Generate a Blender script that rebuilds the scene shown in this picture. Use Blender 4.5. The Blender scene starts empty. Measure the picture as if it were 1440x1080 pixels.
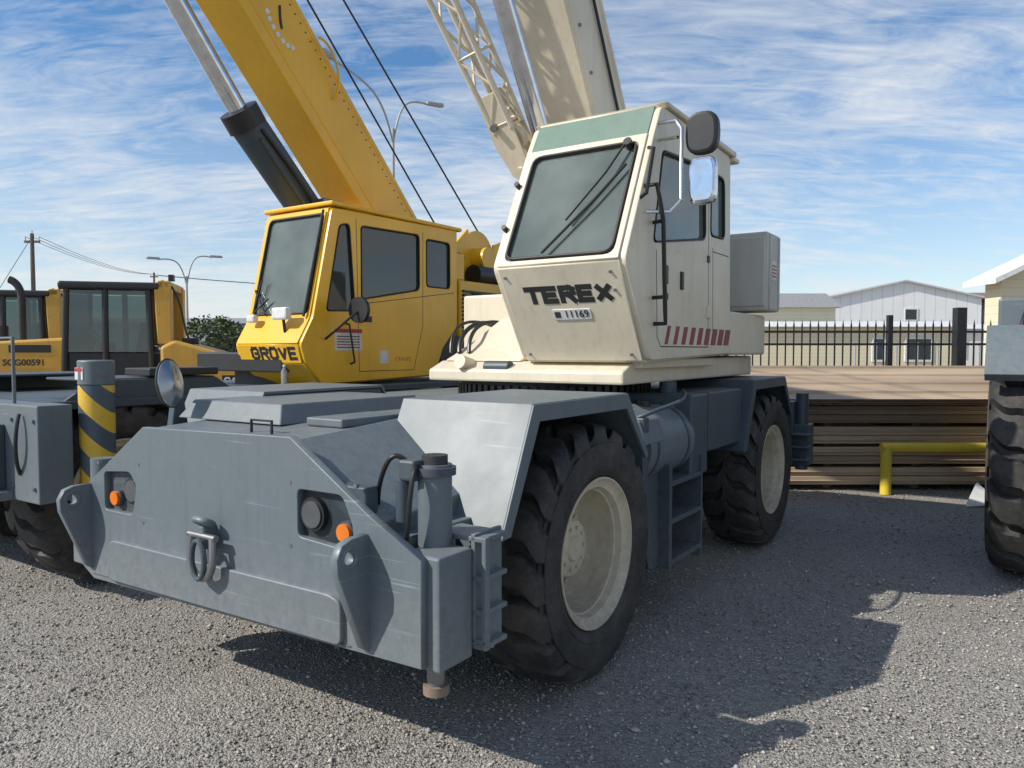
import bpy, bmesh, math, random
import numpy as np
import mathutils
from mathutils import Vector, Matrix
random.seed(7); rng=np.random.default_rng(5)
sc=bpy.context.scene
col=sc.collection
R=math.radians
sc.view_settings.view_transform='Standard'; sc.view_settings.look='None'; sc.view_settings.exposure=0

# ------------------------------------------------------------------ materials
def newmat(name):
    m=bpy.data.materials.new(name); m.use_nodes=True
    nt=m.node_tree; b=nt.nodes['Principled BSDF']
    return m,nt,b
def N(nt,t,**k):
    n=nt.nodes.new(t)
    for a,v in k.items(): setattr(n,a,v)
    return n
def noise(nt,vec,scale,detail=3,rough=.55,dist=0):
    n=N(nt,'ShaderNodeTexNoise'); n.inputs['Scale'].default_value=scale; n.inputs['Detail'].default_value=detail
    n.inputs['Roughness'].default_value=rough; n.inputs['Distortion'].default_value=dist
    if vec is not None: nt.links.new(vec,n.inputs['Vector'])
    return n.outputs['Fac']
def maprange(nt,v,a,b,c=0,d=1):
    n=N(nt,'ShaderNodeMapRange'); n.inputs[1].default_value=a;n.inputs[2].default_value=b;n.inputs[3].default_value=c;n.inputs[4].default_value=d
    nt.links.new(v,n.inputs[0]); return n.outputs[0]
def mix(nt,f,a,b,bt='MIX'):
    n=N(nt,'ShaderNodeMix',data_type='RGBA',blend_type=bt)
    for s,v in ((n.inputs[0],f),(n.inputs[6],a),(n.inputs[7],b)):
        if isinstance(v,bpy.types.NodeSocket): nt.links.new(v,s)
        else: s.default_value = v if not isinstance(v,tuple) else (*v,1)
    return n.outputs[2]
def math_(nt,op,a,b=0.):
    n=N(nt,'ShaderNodeMath',operation=op)
    for s,v in ((n.inputs[0],a),(n.inputs[1],b)):
        if isinstance(v,bpy.types.NodeSocket): nt.links.new(v,s)
        else: s.default_value=v
    return n.outputs[0]
def scaled(nt,vec,s):
    n=N(nt,'ShaderNodeMapping'); n.inputs['Scale'].default_value=s; nt.links.new(vec,n.inputs[0]); return n.outputs[0]
def bump(nt,b,h,strength,dist=.01):
    n=N(nt,'ShaderNodeBump'); n.inputs['Strength'].default_value=strength; n.inputs['Distance'].default_value=dist
    nt.links.new(h,n.inputs['Height']); nt.links.new(n.outputs[0],b.inputs['Normal'])
def paint(name,c,rough=.4,dust=.35,dustc=(.34,.31,.26),streak=.25,rust=0.,metal=0.,coat=.0,scr=.0):
    m,nt,b=newmat(name)
    tc=N(nt,'ShaderNodeTexCoord'); o=tc.outputs['Object']; ge=N(nt,'ShaderNodeNewGeometry')
    sx=N(nt,'ShaderNodeSeparateXYZ'); nt.links.new(ge.outputs['Normal'],sx.inputs[0])
    big=noise(nt,o,1.7,4,.6); fine=noise(nt,o,22,4,.7); st=noise(nt,scaled(nt,o,(16,16,1.1)),1.0,3,.65)
    col_=mix(nt,maprange(nt,big,.3,.7,0,.6),c,tuple(x*.74 for x in c))
    col_=mix(nt,maprange(nt,st,.5,.72,0,streak),col_,tuple(x*.45+.02 for x in c))
    up=maprange(nt,sx.outputs[2],.3,1.,.25,1.)
    d=math_(nt,'MULTIPLY',maprange(nt,math_(nt,'ADD',math_(nt,'MULTIPLY',big,.5),math_(nt,'MULTIPLY',fine,.5)),.38,.66,0,dust),up)
    col_=mix(nt,d,col_,dustc)
    # splashed dirt near the ground
    po=N(nt,'ShaderNodeSeparateXYZ'); nt.links.new(ge.outputs['Position'],po.inputs[0])
    low=math_(nt,'MULTIPLY',maprange(nt,po.outputs[2],.95,.45,0,.6),maprange(nt,fine,.35,.65,.3,1))
    col_=mix(nt,math_(nt,'MULTIPLY',low,dust*1.6),col_,dustc)
    v=N(nt,'ShaderNodeTexVoronoi'); v.inputs['Scale'].default_value=34; nt.links.new(scaled(nt,o,(1,1,1.6)),v.inputs['Vector'])
    chip=math_(nt,'MULTIPLY',maprange(nt,v.outputs['Distance'],.05,.10,1,0),maprange(nt,big,.52,.60,0,.75))
    col_=mix(nt,chip,col_,tuple(min(1,x*1.7+.03) for x in c))
    if scr>0:
        s1=noise(nt,scaled(nt,o,(1.2,1.2,70)),1.,3,.6,.3); s2=maprange(nt,noise(nt,o,2.3,2),.5,.62,0,scr)
        col_=mix(nt,math_(nt,'MULTIPLY',maprange(nt,s1,.64,.68,0,1),s2),col_,tuple(min(1,x*2.+.05) for x in c))
    if rust>0:
        r=maprange(nt,noise(nt,o,7,5,.7),.66,.72,0,rust)
        col_=mix(nt,r,col_,(.16,.06,.025))
    nt.links.new(col_,b.inputs['Base Color'])
    nt.links.new(maprange(nt,big,.3,.7,rough-.04,rough+.12),b.inputs['Roughness'])
    b.inputs['Metallic'].default_value=metal
    b.inputs['Coat Weight'].default_value=coat
    b.inputs['Coat Roughness'].default_value=.2
    bump(nt,b,noise(nt,o,3.2,1),.08,.01)
    return m
def simple(name,c,rough=.5,metal=0.,bs=None,bstr=.3):
    m,nt,b=newmat(name)
    tc=N(nt,'ShaderNodeTexCoord'); f=noise(nt,tc.outputs['Object'],9,3)
    nt.links.new(mix(nt,maprange(nt,f,.3,.7),tuple(x*.75 for x in c),c),b.inputs['Base Color'])
    b.inputs['Roughness'].default_value=rough; b.inputs['Metallic'].default_value=metal
    if bs: bump(nt,b,noise(nt,tc.outputs['Object'],bs,3),bstr,.01)
    return m
GREY=paint('grey_paint',(.118,.15,.172),.44,.38,(.33,.32,.30),.35,.5,scr=.5)
GREYD=paint('dark_grey_paint',(.045,.068,.088),.45,.3,(.26,.25,.22),.3,.2)
CREAM=paint('cream_paint',(.72,.645,.50),.42,.3,(.44,.38,.29),.25,.2)
YEL=paint('yellow_paint',(.84,.46,.008),.32,.10,(.5,.36,.15),.12,.1,coat=.3)
DYEL=paint('dozer_yellow',(.68,.38,.045),.5,.45,(.38,.31,.22),.3,.3)
BLK=simple('black_paint',(.02,.02,.022),.4)
RUBTRIM=simple('rubber_trim',(.015,.015,.016),.55)
DARK=simple('dark_machinery',(.035,.036,.038),.6,0,30)
CHROME=simple('chrome',(.75,.76,.78),.12,1.)
STEEL=simple('steel',(.3,.3,.31),.4,.8)
GALV=simple('galvanised_pole',(.4,.41,.42),.5)
RIM=paint('rim_paint',(.64,.575,.43),.5,.7,(.30,.26,.21),.45,.6)
WHITE=simple('white_paint',(.75,.76,.76),.5)
ORANGE=simple('orange_lens',(.8,.2,.02),.2)
RED=simple('red_decal',(.42,.03,.04),.45)
MAROON=simple('maroon_decal',(.27,.05,.06),.5)
SIGNW=simple('sign_white',(.7,.7,.68),.5)
LAMPG=simple('lamp_glass',(.12,.13,.14),.08,.3)
MIRROR=simple('mirror_glass',(.8,.82,.85),.03,1.)
TINT=paint('green_tint_panel',(.16,.245,.205),.3,.3,(.4,.38,.32),.2)
SEAT=simple('seat_fabric',(.03,.03,.035),.8)
def glass(name,t,diff=.12,dc=(.45,.48,.46)):
    m=bpy.data.materials.new(name); m.use_nodes=True; nt=m.node_tree; nt.nodes.clear()
    out=N(nt,'ShaderNodeOutputMaterial'); tr=N(nt,'ShaderNodeBsdfTransparent'); tr.inputs[0].default_value=(*t,1)
    gl=N(nt,'ShaderNodeBsdfGlossy'); gl.inputs['Roughness'].default_value=.02; df=N(nt,'ShaderNodeBsdfDiffuse'); df.inputs[0].default_value=(*dc,1)
    fr=N(nt,'ShaderNodeFresnel'); fr.inputs[0].default_value=1.6
    tc=N(nt,'ShaderNodeTexCoord'); f=maprange(nt,noise(nt,tc.outputs['Object'],2.2,3,.55),.3,.75,diff*.7,diff*1.35)
    m1=N(nt,'ShaderNodeMixShader'); nt.links.new(f,m1.inputs[0]); nt.links.new(tr.outputs[0],m1.inputs[1]); nt.links.new(df.outputs[0],m1.inputs[2])
    m2=N(nt,'ShaderNodeMixShader'); nt.links.new(maprange(nt,fr.outputs[0],0,1,.03,1.),m2.inputs[0]); nt.links.new(m1.outputs[0],m2.inputs[1]); nt.links.new(gl.outputs[0],m2.inputs[2])
    nt.links.new(m2.outputs[0],out.inputs[0]); return m
GLASS=glass('cab_glass',(.84,.92,.87),.30,(.40,.48,.43))
GLASSD=glass('dark_cab_glass',(.50,.58,.56),.07)
def rubber():
    m,nt,b=newmat('tyre_rubber'); tc=N(nt,'ShaderNodeTexCoord'); o=tc.outputs['Object']
    f=noise(nt,o,4,4,.65); g=noise(nt,o,40,3)
    c=mix(nt,maprange(nt,f,.4,.68,0,.75),(.02,.02,.021),(.075,.068,.06))
    c=mix(nt,maprange(nt,g,.5,.75,0,.3),c,(.11,.10,.09))
    nt.links.new(c,b.inputs['Base Color']); b.inputs['Roughness'].default_value=.7
    bump(nt,b,g,.25,.004); return m
RUB=rubber()

# ------------------------------------------------------------------ mesh helpers
def link(ob,parent=None):
    col.objects.link(ob)
    if parent: ob.parent=parent
    return ob
def fin(me,smooth):
    if smooth:
        me.polygons.foreach_set('use_smooth',[True]*len(me.polygons)); me.set_sharp_from_angle(angle=R(35))
def mobj(name,verts,faces,mat,parent=None,bevel=0,smooth=False,M=None):
    me=bpy.data.meshes.new(name); me.from_pydata([tuple(v) for v in verts],[],faces)
    bm=bmesh.new(); bm.from_mesh(me); bmesh.ops.recalc_face_normals(bm,faces=bm.faces); bm.to_mesh(me); bm.free()
    if M is not None: me.transform(M)
    me.materials.append(mat); fin(me,smooth)
    ob=bpy.data.objects.new(name,me); link(ob,parent)
    if bevel>0:
        b=ob.modifiers.new('bevel','BEVEL'); b.width=bevel; b.segments=2; b.limit_method='ANGLE'; b.angle_limit=R(40)
    return ob
BF=[(0,1,2,3),(7,6,5,4),(0,4,5,1),(1,5,6,2),(2,6,7,3),(3,7,4,0)]
def bv(x,y,z): return [(x[0],y[0],z[0]),(x[1],y[0],z[0]),(x[1],y[1],z[0]),(x[0],y[1],z[0]),(x[0],y[0],z[1]),(x[1],y[0],z[1]),(x[1],y[1],z[1]),(x[0],y[1],z[1])]
def box(name,x,y,z,mat,parent,bevel=.008,M=None): return mobj(name,bv(x,y,z),BF,mat,parent,bevel,M=M)
def ext(name,pts,vec,mat,parent,bevel=.006,M=None):
    n=len(pts); v=[Vector(p) for p in pts]+[Vector(p)+Vector(vec) for p in pts]
    f=[tuple(range(n)),tuple(range(2*n-1,n-1,-1))]+[(i,(i+1)%n,(i+1)%n+n,i+n) for i in range(n)]
    return mobj(name,v,f,mat,parent,bevel,M=M)
def prism(name,pts,y0,y1,mat,parent,bevel=.006,M=None):
    return ext(name,[(p[0],y0,p[1]) for p in pts],(0,y1-y0,0),mat,parent,bevel,M)
def cyldata(p0,p1,r,n=20,r1=None):
    p0=Vector(p0);p1=Vector(p1);d=(p1-p0).normalized(); a=d.orthogonal().normalized(); b=d.cross(a); r1=r if r1 is None else r1
    v=[];
    for p,rr in((p0,r),(p1,r1)):
        for i in range(n):
            t=2*math.pi*i/n; v.append(p+a*math.cos(t)*rr+b*math.sin(t)*rr)
    f=[(i,(i+1)%n,(i+1)%n+n,i+n) for i in range(n)]+[tuple(range(n-1,-1,-1)),tuple(range(n,2*n))]
    return v,f
def cyl(name,p0,p1,r,mat,parent,n=24,r1=None,bevel=0):
    v,f=cyldata(p0,p1,r,n,r1); return mobj(name,v,f,mat,parent,bevel,True)
class MB:
    def __init__(s): s.v=[];s.f=[]
    def add(s,v,f):
        k=len(s.v); s.v+=[tuple(q) for q in v]; s.f+=[tuple(i+k for i in q) for q in f]
    def box(s,x,y,z,M=None):
        v=[Vector(q) for q in bv(x,y,z)]
        if M is not None: v=[M@q for q in v]
        s.add(v,BF)
    def cyl(s,p0,p1,r,n=8,r1=None): s.add(*cyldata(p0,p1,r,n,r1))
    def obj(s,name,mat,parent=None,bevel=0,smooth=False): return mobj(name,s.v,s.f,mat,parent,bevel,smooth)
def tomesh(cu,name,mat,parent,smooth=False,M=None):
    t=bpy.data.objects.new('tmp',cu); col.objects.link(t); bpy.context.view_layer.update()
    me=bpy.data.meshes.new_from_object(t.evaluated_get(bpy.context.evaluated_depsgraph_get())); me.name=name
    bpy.data.objects.remove(t)
    if M is not None: me.transform(M)
    me.materials.clear(); me.materials.append(mat); fin(me,smooth)
    return link(bpy.data.objects.new(name,me),parent)
def tube(name,pts,r,mat,parent,bez=False,cyc=False):
    cu=bpy.data.curves.new(name,'CURVE'); cu.dimensions='3D'; cu.bevel_depth=r; cu.bevel_resolution=3; cu.use_fill_caps=True
    if bez:
        s=cu.splines.new('NURBS'); s.points.add(len(pts)-1); s.order_u=min(4,len(pts)); s.use_endpoint_u=True; cu.resolution_u=6
    else: s=cu.splines.new('POLY'); s.points.add(len(pts)-1)
    for i,p in enumerate(pts): s.points[i].co=(*p,1)
    s.use_cyclic_u=cyc
    return tomesh(cu,name,mat,parent,True)
def rnd(pts,r,n=4):
    out=[];L=len(pts)
    for i in range(L):
        p=Vector(pts[i]);a=(Vector(pts[i-1])-p);b=(Vector(pts[(i+1)%L])-p)
        ra=min(r,a.length*.45);rb=min(r,b.length*.45);A=p+a.normalized()*ra;B=p+b.normalized()*rb
        for k in range(n+1):
            t=k/n; out.append(tuple((1-t)**2*A+2*t*(1-t)*p+t*t*B))
    return out
def inset(pts,d):
    c=sum((Vector(p) for p in pts),Vector((0,0)))/len(pts); o=[]
    for p in pts:
        q=Vector(p)-c; o.append(tuple(c+Vector((q.x-math.copysign(min(d,abs(q.x)),q.x),q.y-math.copysign(min(d,abs(q.y)),q.y)))))
    return o
def plate(name,outer,holes,M,th,mat,parent,bev=.003):
    cu=bpy.data.curves.new(name,'CURVE'); cu.dimensions='2D'; cu.fill_mode='BOTH'; cu.extrude=th/2; cu.bevel_depth=bev; cu.bevel_resolution=1
    for ps in [outer]+holes:
        s=cu.splines.new('POLY'); s.points.add(len(ps)-1)
        for i,p in enumerate(ps): s.points[i].co=(p[0],p[1],0,1)
        s.use_cyclic_u=True
    return tomesh(cu,name,mat,parent,False,M)
def frame(o,xa,ya):
    o=Vector(o);xa=Vector(xa).normalized();ya=Vector(ya).normalized();z=xa.cross(ya).normalized()
    return Matrix(((xa.x,ya.x,z.x,o.x),(xa.y,ya.y,z.y,o.y),(xa.z,ya.z,z.z,o.z),(0,0,0,1)))
def text(name,s,M,size,mat,parent,off=.0,ex=.002,sx=1.):
    cu=bpy.data.curves.new(name,'FONT'); cu.body=s; cu.size=size; cu.extrude=ex; cu.offset=off; cu.align_x='CENTER'; cu.align_y='CENTER'
    return tomesh(cu,name,mat,parent,False,M@Matrix.Diagonal((sx,1,1,1)))
GL={'T':[[(0,1),(1,1)],[(.5,1),(.5,0)]],'E':[[(0,0),(0,1)],[(0,1),(.85,1)],[(0,.5),(.75,.5)],[(0,0),(.85,0)]],
'R':[[(0,0),(0,1)],[(0,1),(.7,1),(.92,.88),(.92,.62),(.7,.5),(0,.5)],[(.5,.5),(.95,0)]],'X':[[(0,0),(.95,1)],[(0,1),(.95,0)]],
'G':[[(.92,.8),(.75,1),(.2,1),(0,.8),(0,.2),(.2,0),(.75,0),(.92,.2),(.92,.48),(.5,.48)]],'O':[[(.2,1),(.75,1),(.95,.8),(.95,.2),(.75,0),(.2,0),(0,.2),(0,.8),(.2,1)]],
'V':[[(0,1),(.48,0),(.95,1)]],'C':[[(.92,.8),(.75,1),(.2,1),(0,.8),(0,.2),(.2,0),(.75,0),(.92,.2)]],'A':[[(0,0),(.45,1),(.95,0)],[(.2,.35),(.75,.35)]]}
def block(name,s,M,w,h,th,mat,parent,gap=.34):
    b=MB();k=0;tot=len(s)*w+(len(s)-1)*w*gap;x0=-tot/2
    for ch in s:
        for pl in GL[ch]:
            for p,q in zip(pl,pl[1:]):
                P_=Vector((x0+p[0]*w,-h/2+p[1]*h));Q_=Vector((x0+q[0]*w,-h/2+q[1]*h));d=(Q_-P_).normalized();nn=Vector((-d.y,d.x))*th/2
                e=d*(th*.5 if ch not in 'XVA' else th*.2)
                k+=1; z=.001+.0003*(k%7)
                pts=[P_-e-nn,Q_+e-nn,Q_+e+nn,P_-e+nn]
                b.add([M@Vector((a.x,a.y,0)) for a in pts]+[M@Vector((a.x,a.y,z)) for a in pts],BF)
        x0+=w*(1+gap)
    return b.obj(name,mat,parent)
def root(name,loc=(0,0,0),rz=0,s=1.):
    e=bpy.data.objects.new(name,None); e.empty_display_size=.3; col.objects.link(e); e.location=loc; e.rotation_euler=(0,0,rz); e.scale=(s,s,s); return e
def lathe(prof,n):
    v=[];f=[];m=len(prof)
    for i in range(n):
        t=2*math.pi*i/n
        for w,r in prof: v.append((r*math.cos(t),w,r*math.sin(t)))
    for i in range(n):
        j=(i+1)%n
        for k in range(m-1): f.append((i*m+k,i*m+k+1,j*m+k+1,j*m+k))
    return v,f

# ------------------------------------------------------------------ wheel meshes
def tyre_mesh():
    half=[(0,.675),(.012,.675),(.04,.6745),(.07,.673),(.10,.671),(.13,.667),(.16,.662),(.185,.653),(.205,.642),(.218,.625),(.226,.604),(.231,.582),(.2315,.572),(.237,.570),(.240,.53),(.240,.49),(.235,.455),(.239,.45),(.237,.44),(.225,.415),(.213,.397),(.2,.388),(.18,.375),(.15,.37)]
    prof=[(-w,r) for w,r in half[::-1]][:-1]+half
    NL=19;PER=24;NT=NL*PER;v=[];f=[];m=len(prof)
    for i in range(NT):
        for w,r in prof:
            s=min(abs(w)/.21,1.05); rr=r
            skew=(.85*s+.16*math.sin(s*6.0))
            th=2*math.pi*(i-skew*PER)/NT
            ii=(i+(0 if w>=0 else PER//2))%PER
            ww=w
            if .08<s and r>.575:
                dep=.055 if r>.63 else .036
                g={0:.5,1:1,2:1,3:1,4:1,5:1,6:1,7:.5}.get(ii,0)
                rr=r-dep*g; ww=w*(1-.035*g)
            v.append((rr*math.cos(th),ww,rr*math.sin(th)))
    for i in range(NT):
        j=(i+1)%NT
        for k in range(m-1): f.append((i*m+k,i*m+k+1,j*m+k+1,j*m+k))
    me=bpy.data.meshes.new('tyre'); me.from_pydata(v,[],f); me.materials.append(RUB)
    bm=bmesh.new(); bm.from_mesh(me); bmesh.ops.recalc_face_normals(bm,faces=bm.faces); bm.to_mesh(me); bm.free()
    me.polygons.foreach_set('use_smooth',[True]*len(me.polygons)); me.set_sharp_from_angle(angle=R(30)); return me
def rim_mesh():
    prof=[(-.2,.37),(.17,.37),(.205,.385),(.215,.392),(.222,.39),(.222,.382),(.205,.372),(.19,.355),(.185,.335),(.15,.325),(.145,.318),(.04,.312),(-.03,.295),(-.06,.27),(-.065,.255),(-.05,.24),(-.05,.185),(-.02,.17),(.05,.155),(.06,.145),(.065,.07),(.078,.06),(.08,0.001)]
    v,f=lathe(prof,72); b=MB(); b.add(v,f)
    for i in range(20):
        t=2*math.pi*i/20; c=Vector((.214*math.cos(t),-.055,.214*math.sin(t))); b.cyl(c,c+Vector((0,.04,0)),.014,6)
    for i in range(10):
        t=2*math.pi*i/10; c=Vector((.11*math.cos(t),.06,.11*math.sin(t))); b.cyl(c,c+Vector((0,.015,0)),.009,6)
    b.cyl((.30,.19,.12),(.31,.20,.12),.008,6)
    me=bpy.data.meshes.new('rim'); me.from_pydata(b.v,[],b.f); me.materials.append(RIM)
    bm=bmesh.new(); bm.from_mesh(me); bmesh.ops.recalc_face_normals(bm,faces=bm.faces); bm.to_mesh(me); bm.free()
    me.polygons.foreach_set('use_smooth',[True]*len(me.polygons)); me.set_sharp_from_angle(angle=R(30)); return me
TY=tyre_mesh(); RM=rim_mesh()
def wheel(parent,x,side,yo=1.25,s=1.,steer=0):
    for nm,me in(('tyre',TY),('rim',RM)):
        o=bpy.data.objects.new(nm,me); link(o,parent); o.location=(x,side*(yo-.238*s),.670*s); o.scale=(s,s,s)
        o.rotation_euler=(0,.3*x,(0 if side>0 else math.pi)+steer)

HEAD=math.atan2(-0.832,-0.555)
# ------------------------------------------------------------------ generic cab
def cab(P,prof,y0,y1,kinds,sideholes,paintm,glassm,sideglass=None):
    sideglass=sideglass or glassm
    Ms=frame((0,y1,0),(1,0,0),(0,0,1)); Mi=frame((0,y0,0),(1,0,0),(0,0,1))
    for nm,M,hs,sgn in(('side_panel_left',Ms,sideholes,1),('side_panel_right',Mi,sideholes,-1)):
        plate(nm,rnd(prof,.04,3),[rnd(h,.06) for h in hs],M,.036,paintm,P,.006)
        for h in hs:
            hh=rnd(inset(h,-.012),.07); hi=rnd(inset(h,.018),.05)
            yy=(y1 if sgn>0 else y0)+sgn*.018
            plate('window_seal',hh,[hi],frame((0,yy,0),(1,0,0),(0,0,1)),.016,RUBTRIM,P,.003)
            plate('side_window',rnd(inset(h,-.005),.05),[],frame((0,(y1 if sgn>0 else y0),0),(1,0,0),(0,0,1)),.006,sideglass,P,0)
    W=y1-y0
    for i,k in enumerate(kinds):
        a=Vector((prof[i][0],0,prof[i][1]));b=Vector((prof[(i+1)%len(prof)][0],0,prof[(i+1)%len(prof)][1]));d=b-a;Ln=d.length
        if k=='-': continue
        M=frame((a.x,y0,a.z),(0,1,0),d)
        g=.022
        out=[(g,.004),(W-g,.004),(W-g,Ln-.004),(g,Ln-.004)]
        if k=='p': plate('cab_panel',out,[],M,.03,paintm,P,.005)
        elif k in 'wr':
            e=.05; h=[(e,e*.8),(W-e,e*.8),(W-e,Ln-e*.5),(e,Ln-e*.5)]
            plate('window_frame',out,[rnd(h,.07)],M,.03,paintm,P,.005)
            plate('window_seal_front',rnd(inset(h,-.014),.08),[rnd(inset(h,.022),.06)],M,.055,RUBTRIM,P,.004)
            plate('windshield',rnd(h,.06),[],M,.006,glassm,P,0)
        elif k=='t': plate('roof_window',out,[],M,.02,TINT,P,.004)
    return
def seat(P,x,y,z):
    box('seat_base',(x-.25,x+.25),(y-.25,y+.25),(z+.25,z+.42),SEAT,P,.05)
    ext('seat_back',[(x-.32,y-.23,z+.4),(x-.18,y-.23,z+.42),(x-.3,y-.2,z+1.05),(x-.42,y-.2,z+1.0)],(0,.46,0),SEAT,P,.04)
    box('console',(x+.28,x+.55),(y-.3,y-.16),(z+.1,z+.65),DARK,P,.03)
    tube('steering_wheel',[(x+.55+.16*math.cos(t)*.6,y+.18*math.sin(t),z+.75+.16*math.cos(t)*.8) for t in [i*math.pi/8 for i in range(16)]],.014,BLK,P,cyc=True)
    cyl('steering_column',(x+.75,y,z+.2),(x+.56,y,z+.74),.03,BLK,P)

# ================================================================== CREAM/GREY CRANE
P=root('rough_terrain_crane',(-.572,4.564,0),HEAD)
for x in(0,-3.33):
    for s in(1,-1): wheel(P,x,s)
    cyl('axle',(x,-.9,.66),(x,.9,.66),.13,DARK,P); box('differential',(x-.25,x+.25),(-.25,.25),(.45,.9),DARK,P,.06)
box('main_frame',(-4.2,1.38),(-.5,.5),(.62,1.30),GREYD,P,.01)
prism('front_hull',[(1.40,.60),(1.40,1.0),(.75,1.0),(.75,.8),(1.0,.6)],-1.08,1.08,GREY,P)
def loft(name,secs,mat,bevel=.006):
    n=len(secs[0]);v=[q for s_ in secs for q in s_];f=[]
    for k in range(len(secs)-1):
        for i in range(n): f.append((k*n+i,k*n+(i+1)%n,(k+1)*n+(i+1)%n,(k+1)*n+i))
    f+= [tuple(range(n)),tuple(range((len(secs)-1)*n,len(secs)*n))]
    return mobj(name,v,f,mat,P,bevel)
def sec(x,z,zs,w1,w2): return [(x,-w2,.95),(x,-w2,zs),(x,-w1,z),(x,w1,z),(x,w2,zs),(x,w2,.95)]
loft('hood',[sec(1.40,1.335,1.05,.50,1.0),sec(.62,1.385,1.10,.50,.98)],GREY)
box('deck_plate',(-3.9,.62),(-1.2,.46),(1.33,1.385),GREY,P,.006)
box('deck_plate_rear',(-3.9,-.9),(.46,1.0),(1.30,1.36),GREYD,P,.006)
ext('deck_raised_cover',[(1.12,-.70,1.36),(1.12,.12,1.36),(1.06,.06,1.455),(1.06,-.64,1.455)],(-.98,0,.0),GREY,P)
box('deck_hatch',(.62,1.05),(.22,.46),(1.36,1.40),GREY,P)
tube('deck_handle',[(1.28,.12,1.33),(1.28,.12,1.40),(1.28,.26,1.40),(1.28,.26,1.33)],.007,BLK,P)
tube('deck_hose',[(.1,.3,1.40),(-.3,.36,1.42),(-.7,.25,1.41),(-1.0,.35,1.42)],.014,BLK,P,True)
for q in((.2,-.85),(.9,-.85),(-.6,-.2),(-.6,.3),(.55,.40)): cyl('deck_bolt',(q[0],q[1],1.38),(q[0],q[1],1.395),.014,STEEL,P,6)
Mf=frame((1.415,0,0),(0,1,0),(0,0,1))
outl=[(-.50,1.34),(-.95,1.06),(-1.12,.94),(-1.12,.60),(-.98,.53),(1.25,.57),(1.25,.96),(1.0,1.09),(.56,1.36)]
plate('front_plate',outl,[rnd([(-.86,1.10),(-.86,.9),(-.60,.9),(-.56,1.05),(-.62,1.12)],.03),rnd([(.60,1.16),(.60,.96),(.92,.94),(.92,1.04),(.86,1.16)],.03)],Mf,.03,GREY,P,.004)
plate('front_lower_panel',rnd([(-.80,.56),(-.80,.73),(-.76,.755),(.80,.76),(.86,.74),(.86,.58)],.03),[],frame((1.435,0,0),(0,1,0),(0,0,1)),.03,GREY,P,.006)
for sgn,c,yo,lo in((-1,(-.71,1.02),-.77,-.62),(1,(.76,1.06),.86,.68)):
    box('lamp_recess',(1.33,1.40),(c[0]-.17,c[0]+.19),(c[1]-.15,c[1]+.13),GREYD,P)
    cyl('headlamp_bezel',(1.39,lo,c[1]+.0),(1.425,lo,c[1]+.0),.068,RUBTRIM,P); cyl('headlamp',(1.40,lo,c[1]),(1.432,lo,c[1]),.054,LAMPG,P)
    cyl('indicator_bezel',(1.38,yo,c[1]-.05),(1.42,yo,c[1]-.05),.044,GREYD,P); cyl('indicator_lamp',(1.39,yo,c[1]-.05),(1.435,yo,c[1]-.05),.035,ORANGE,P)
    for dy,dz in((-.2,-.14),(.2,-.14),(-.2,.12),(.17,.14)):
        cyl('bolt',(1.42,c[0]+dy,c[1]+dz),(1.436,c[0]+dy,c[1]+dz),.010,STEEL,P,6)
box('tow_lug',(1.43,1.50),(.03,.07),(.84,.95),GREY,P,.01)
tube('tow_hook',[(1.46,.02,.95),(1.50,-.01,.97),(1.52,.05,.985),(1.50,.11,.97),(1.46,.08,.95)],.016,GREY,P,True)
tube('shackle',[(1.49,-.02,.90),(1.50,-.035,.82),(1.50,-.03,.74),(1.50,.05,.705),(1.50,.13,.74),(1.50,.135,.82),(1.49,.12,.90)],.017,STEEL,P,True)
cyl('shackle_pin',(1.49,-.045,.90),(1.49,.145,.90),.015,STEEL,P)
tube('shackle_ring',[(1.515,.05+.045*math.cos(t),.80+.085*math.sin(t)) for t in [i*math.pi/8 for i in range(16)]],.012,GREYD,P,cyc=True)
for y in(-1.0,.98,):
    e=[(1.43,.58),(1.46,.60),(1.585,.90),(1.59,.96),(1.565,1.005),(1.52,1.02),(1.43,1.02)]
    hole=[(1.53+.03*math.cos(t),.955+.03*math.sin(t)) for t in [i*math.pi/8 for i in range(16)]]
    plate('tie_down_ear',e,[hole],frame((0,y,0),(1,0,0),(0,0,1)),.03,GREY,P,.004)
    tube('ear_boss',[(1.53+.036*math.cos(t),y+.016,.955+.036*math.sin(t)) for t in [i*math.pi/8 for i in range(16)]],.008,GREY,P,cyc=True)
tube('weld_bead',[(1.432,-.98,.555),(1.432,-.2,.575),(1.432,.9,.575)],.006,GREYD,P)
# outrigger at near corner
box('outrigger_box',(1.20,1.40),(1.13,1.31),(.55,.97),GREY,P,.01)
cyl('outrigger_jack',(1.24,1.16,.85),(1.24,1.16,1.28),.066,GREY,P); cyl('jack_flange',(1.24,1.16,1.24),(1.24,1.16,1.27),.082,GREYD,P); cyl('jack_cap',(1.24,1.16,1.28),(1.24,1.16,1.315),.05,DARK,P)
cyl('jack_port',(1.31,1.06,1.06),(1.31,1.06,1.22),.028,GREYD,P); cyl('jack_valve',(1.31,1.06,1.2),(1.31,1.06,1.26),.018,STEEL,P)
box('jack_manifold',(1.27,1.34),(1.06,1.14),(1.22,1.30),GREYD,P,.01)
tube('hydraulic_hose',[(1.30,1.08,1.28),(1.34,1.05,1.34),(1.36,1.0,1.28),(1.30,.9,1.1),(1.2,.85,.98)],.010,BLK,P,True)
tube('hydraulic_hose_2',[(1.28,1.12,1.28),(1.36,1.15,1.30),(1.38,1.16,1.2),(1.36,1.12,1.0)],.010,BLK,P,True)
RUST=paint('rusty_steel',(.2,.13,.09),.6,.3,rust=1.)
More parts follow.
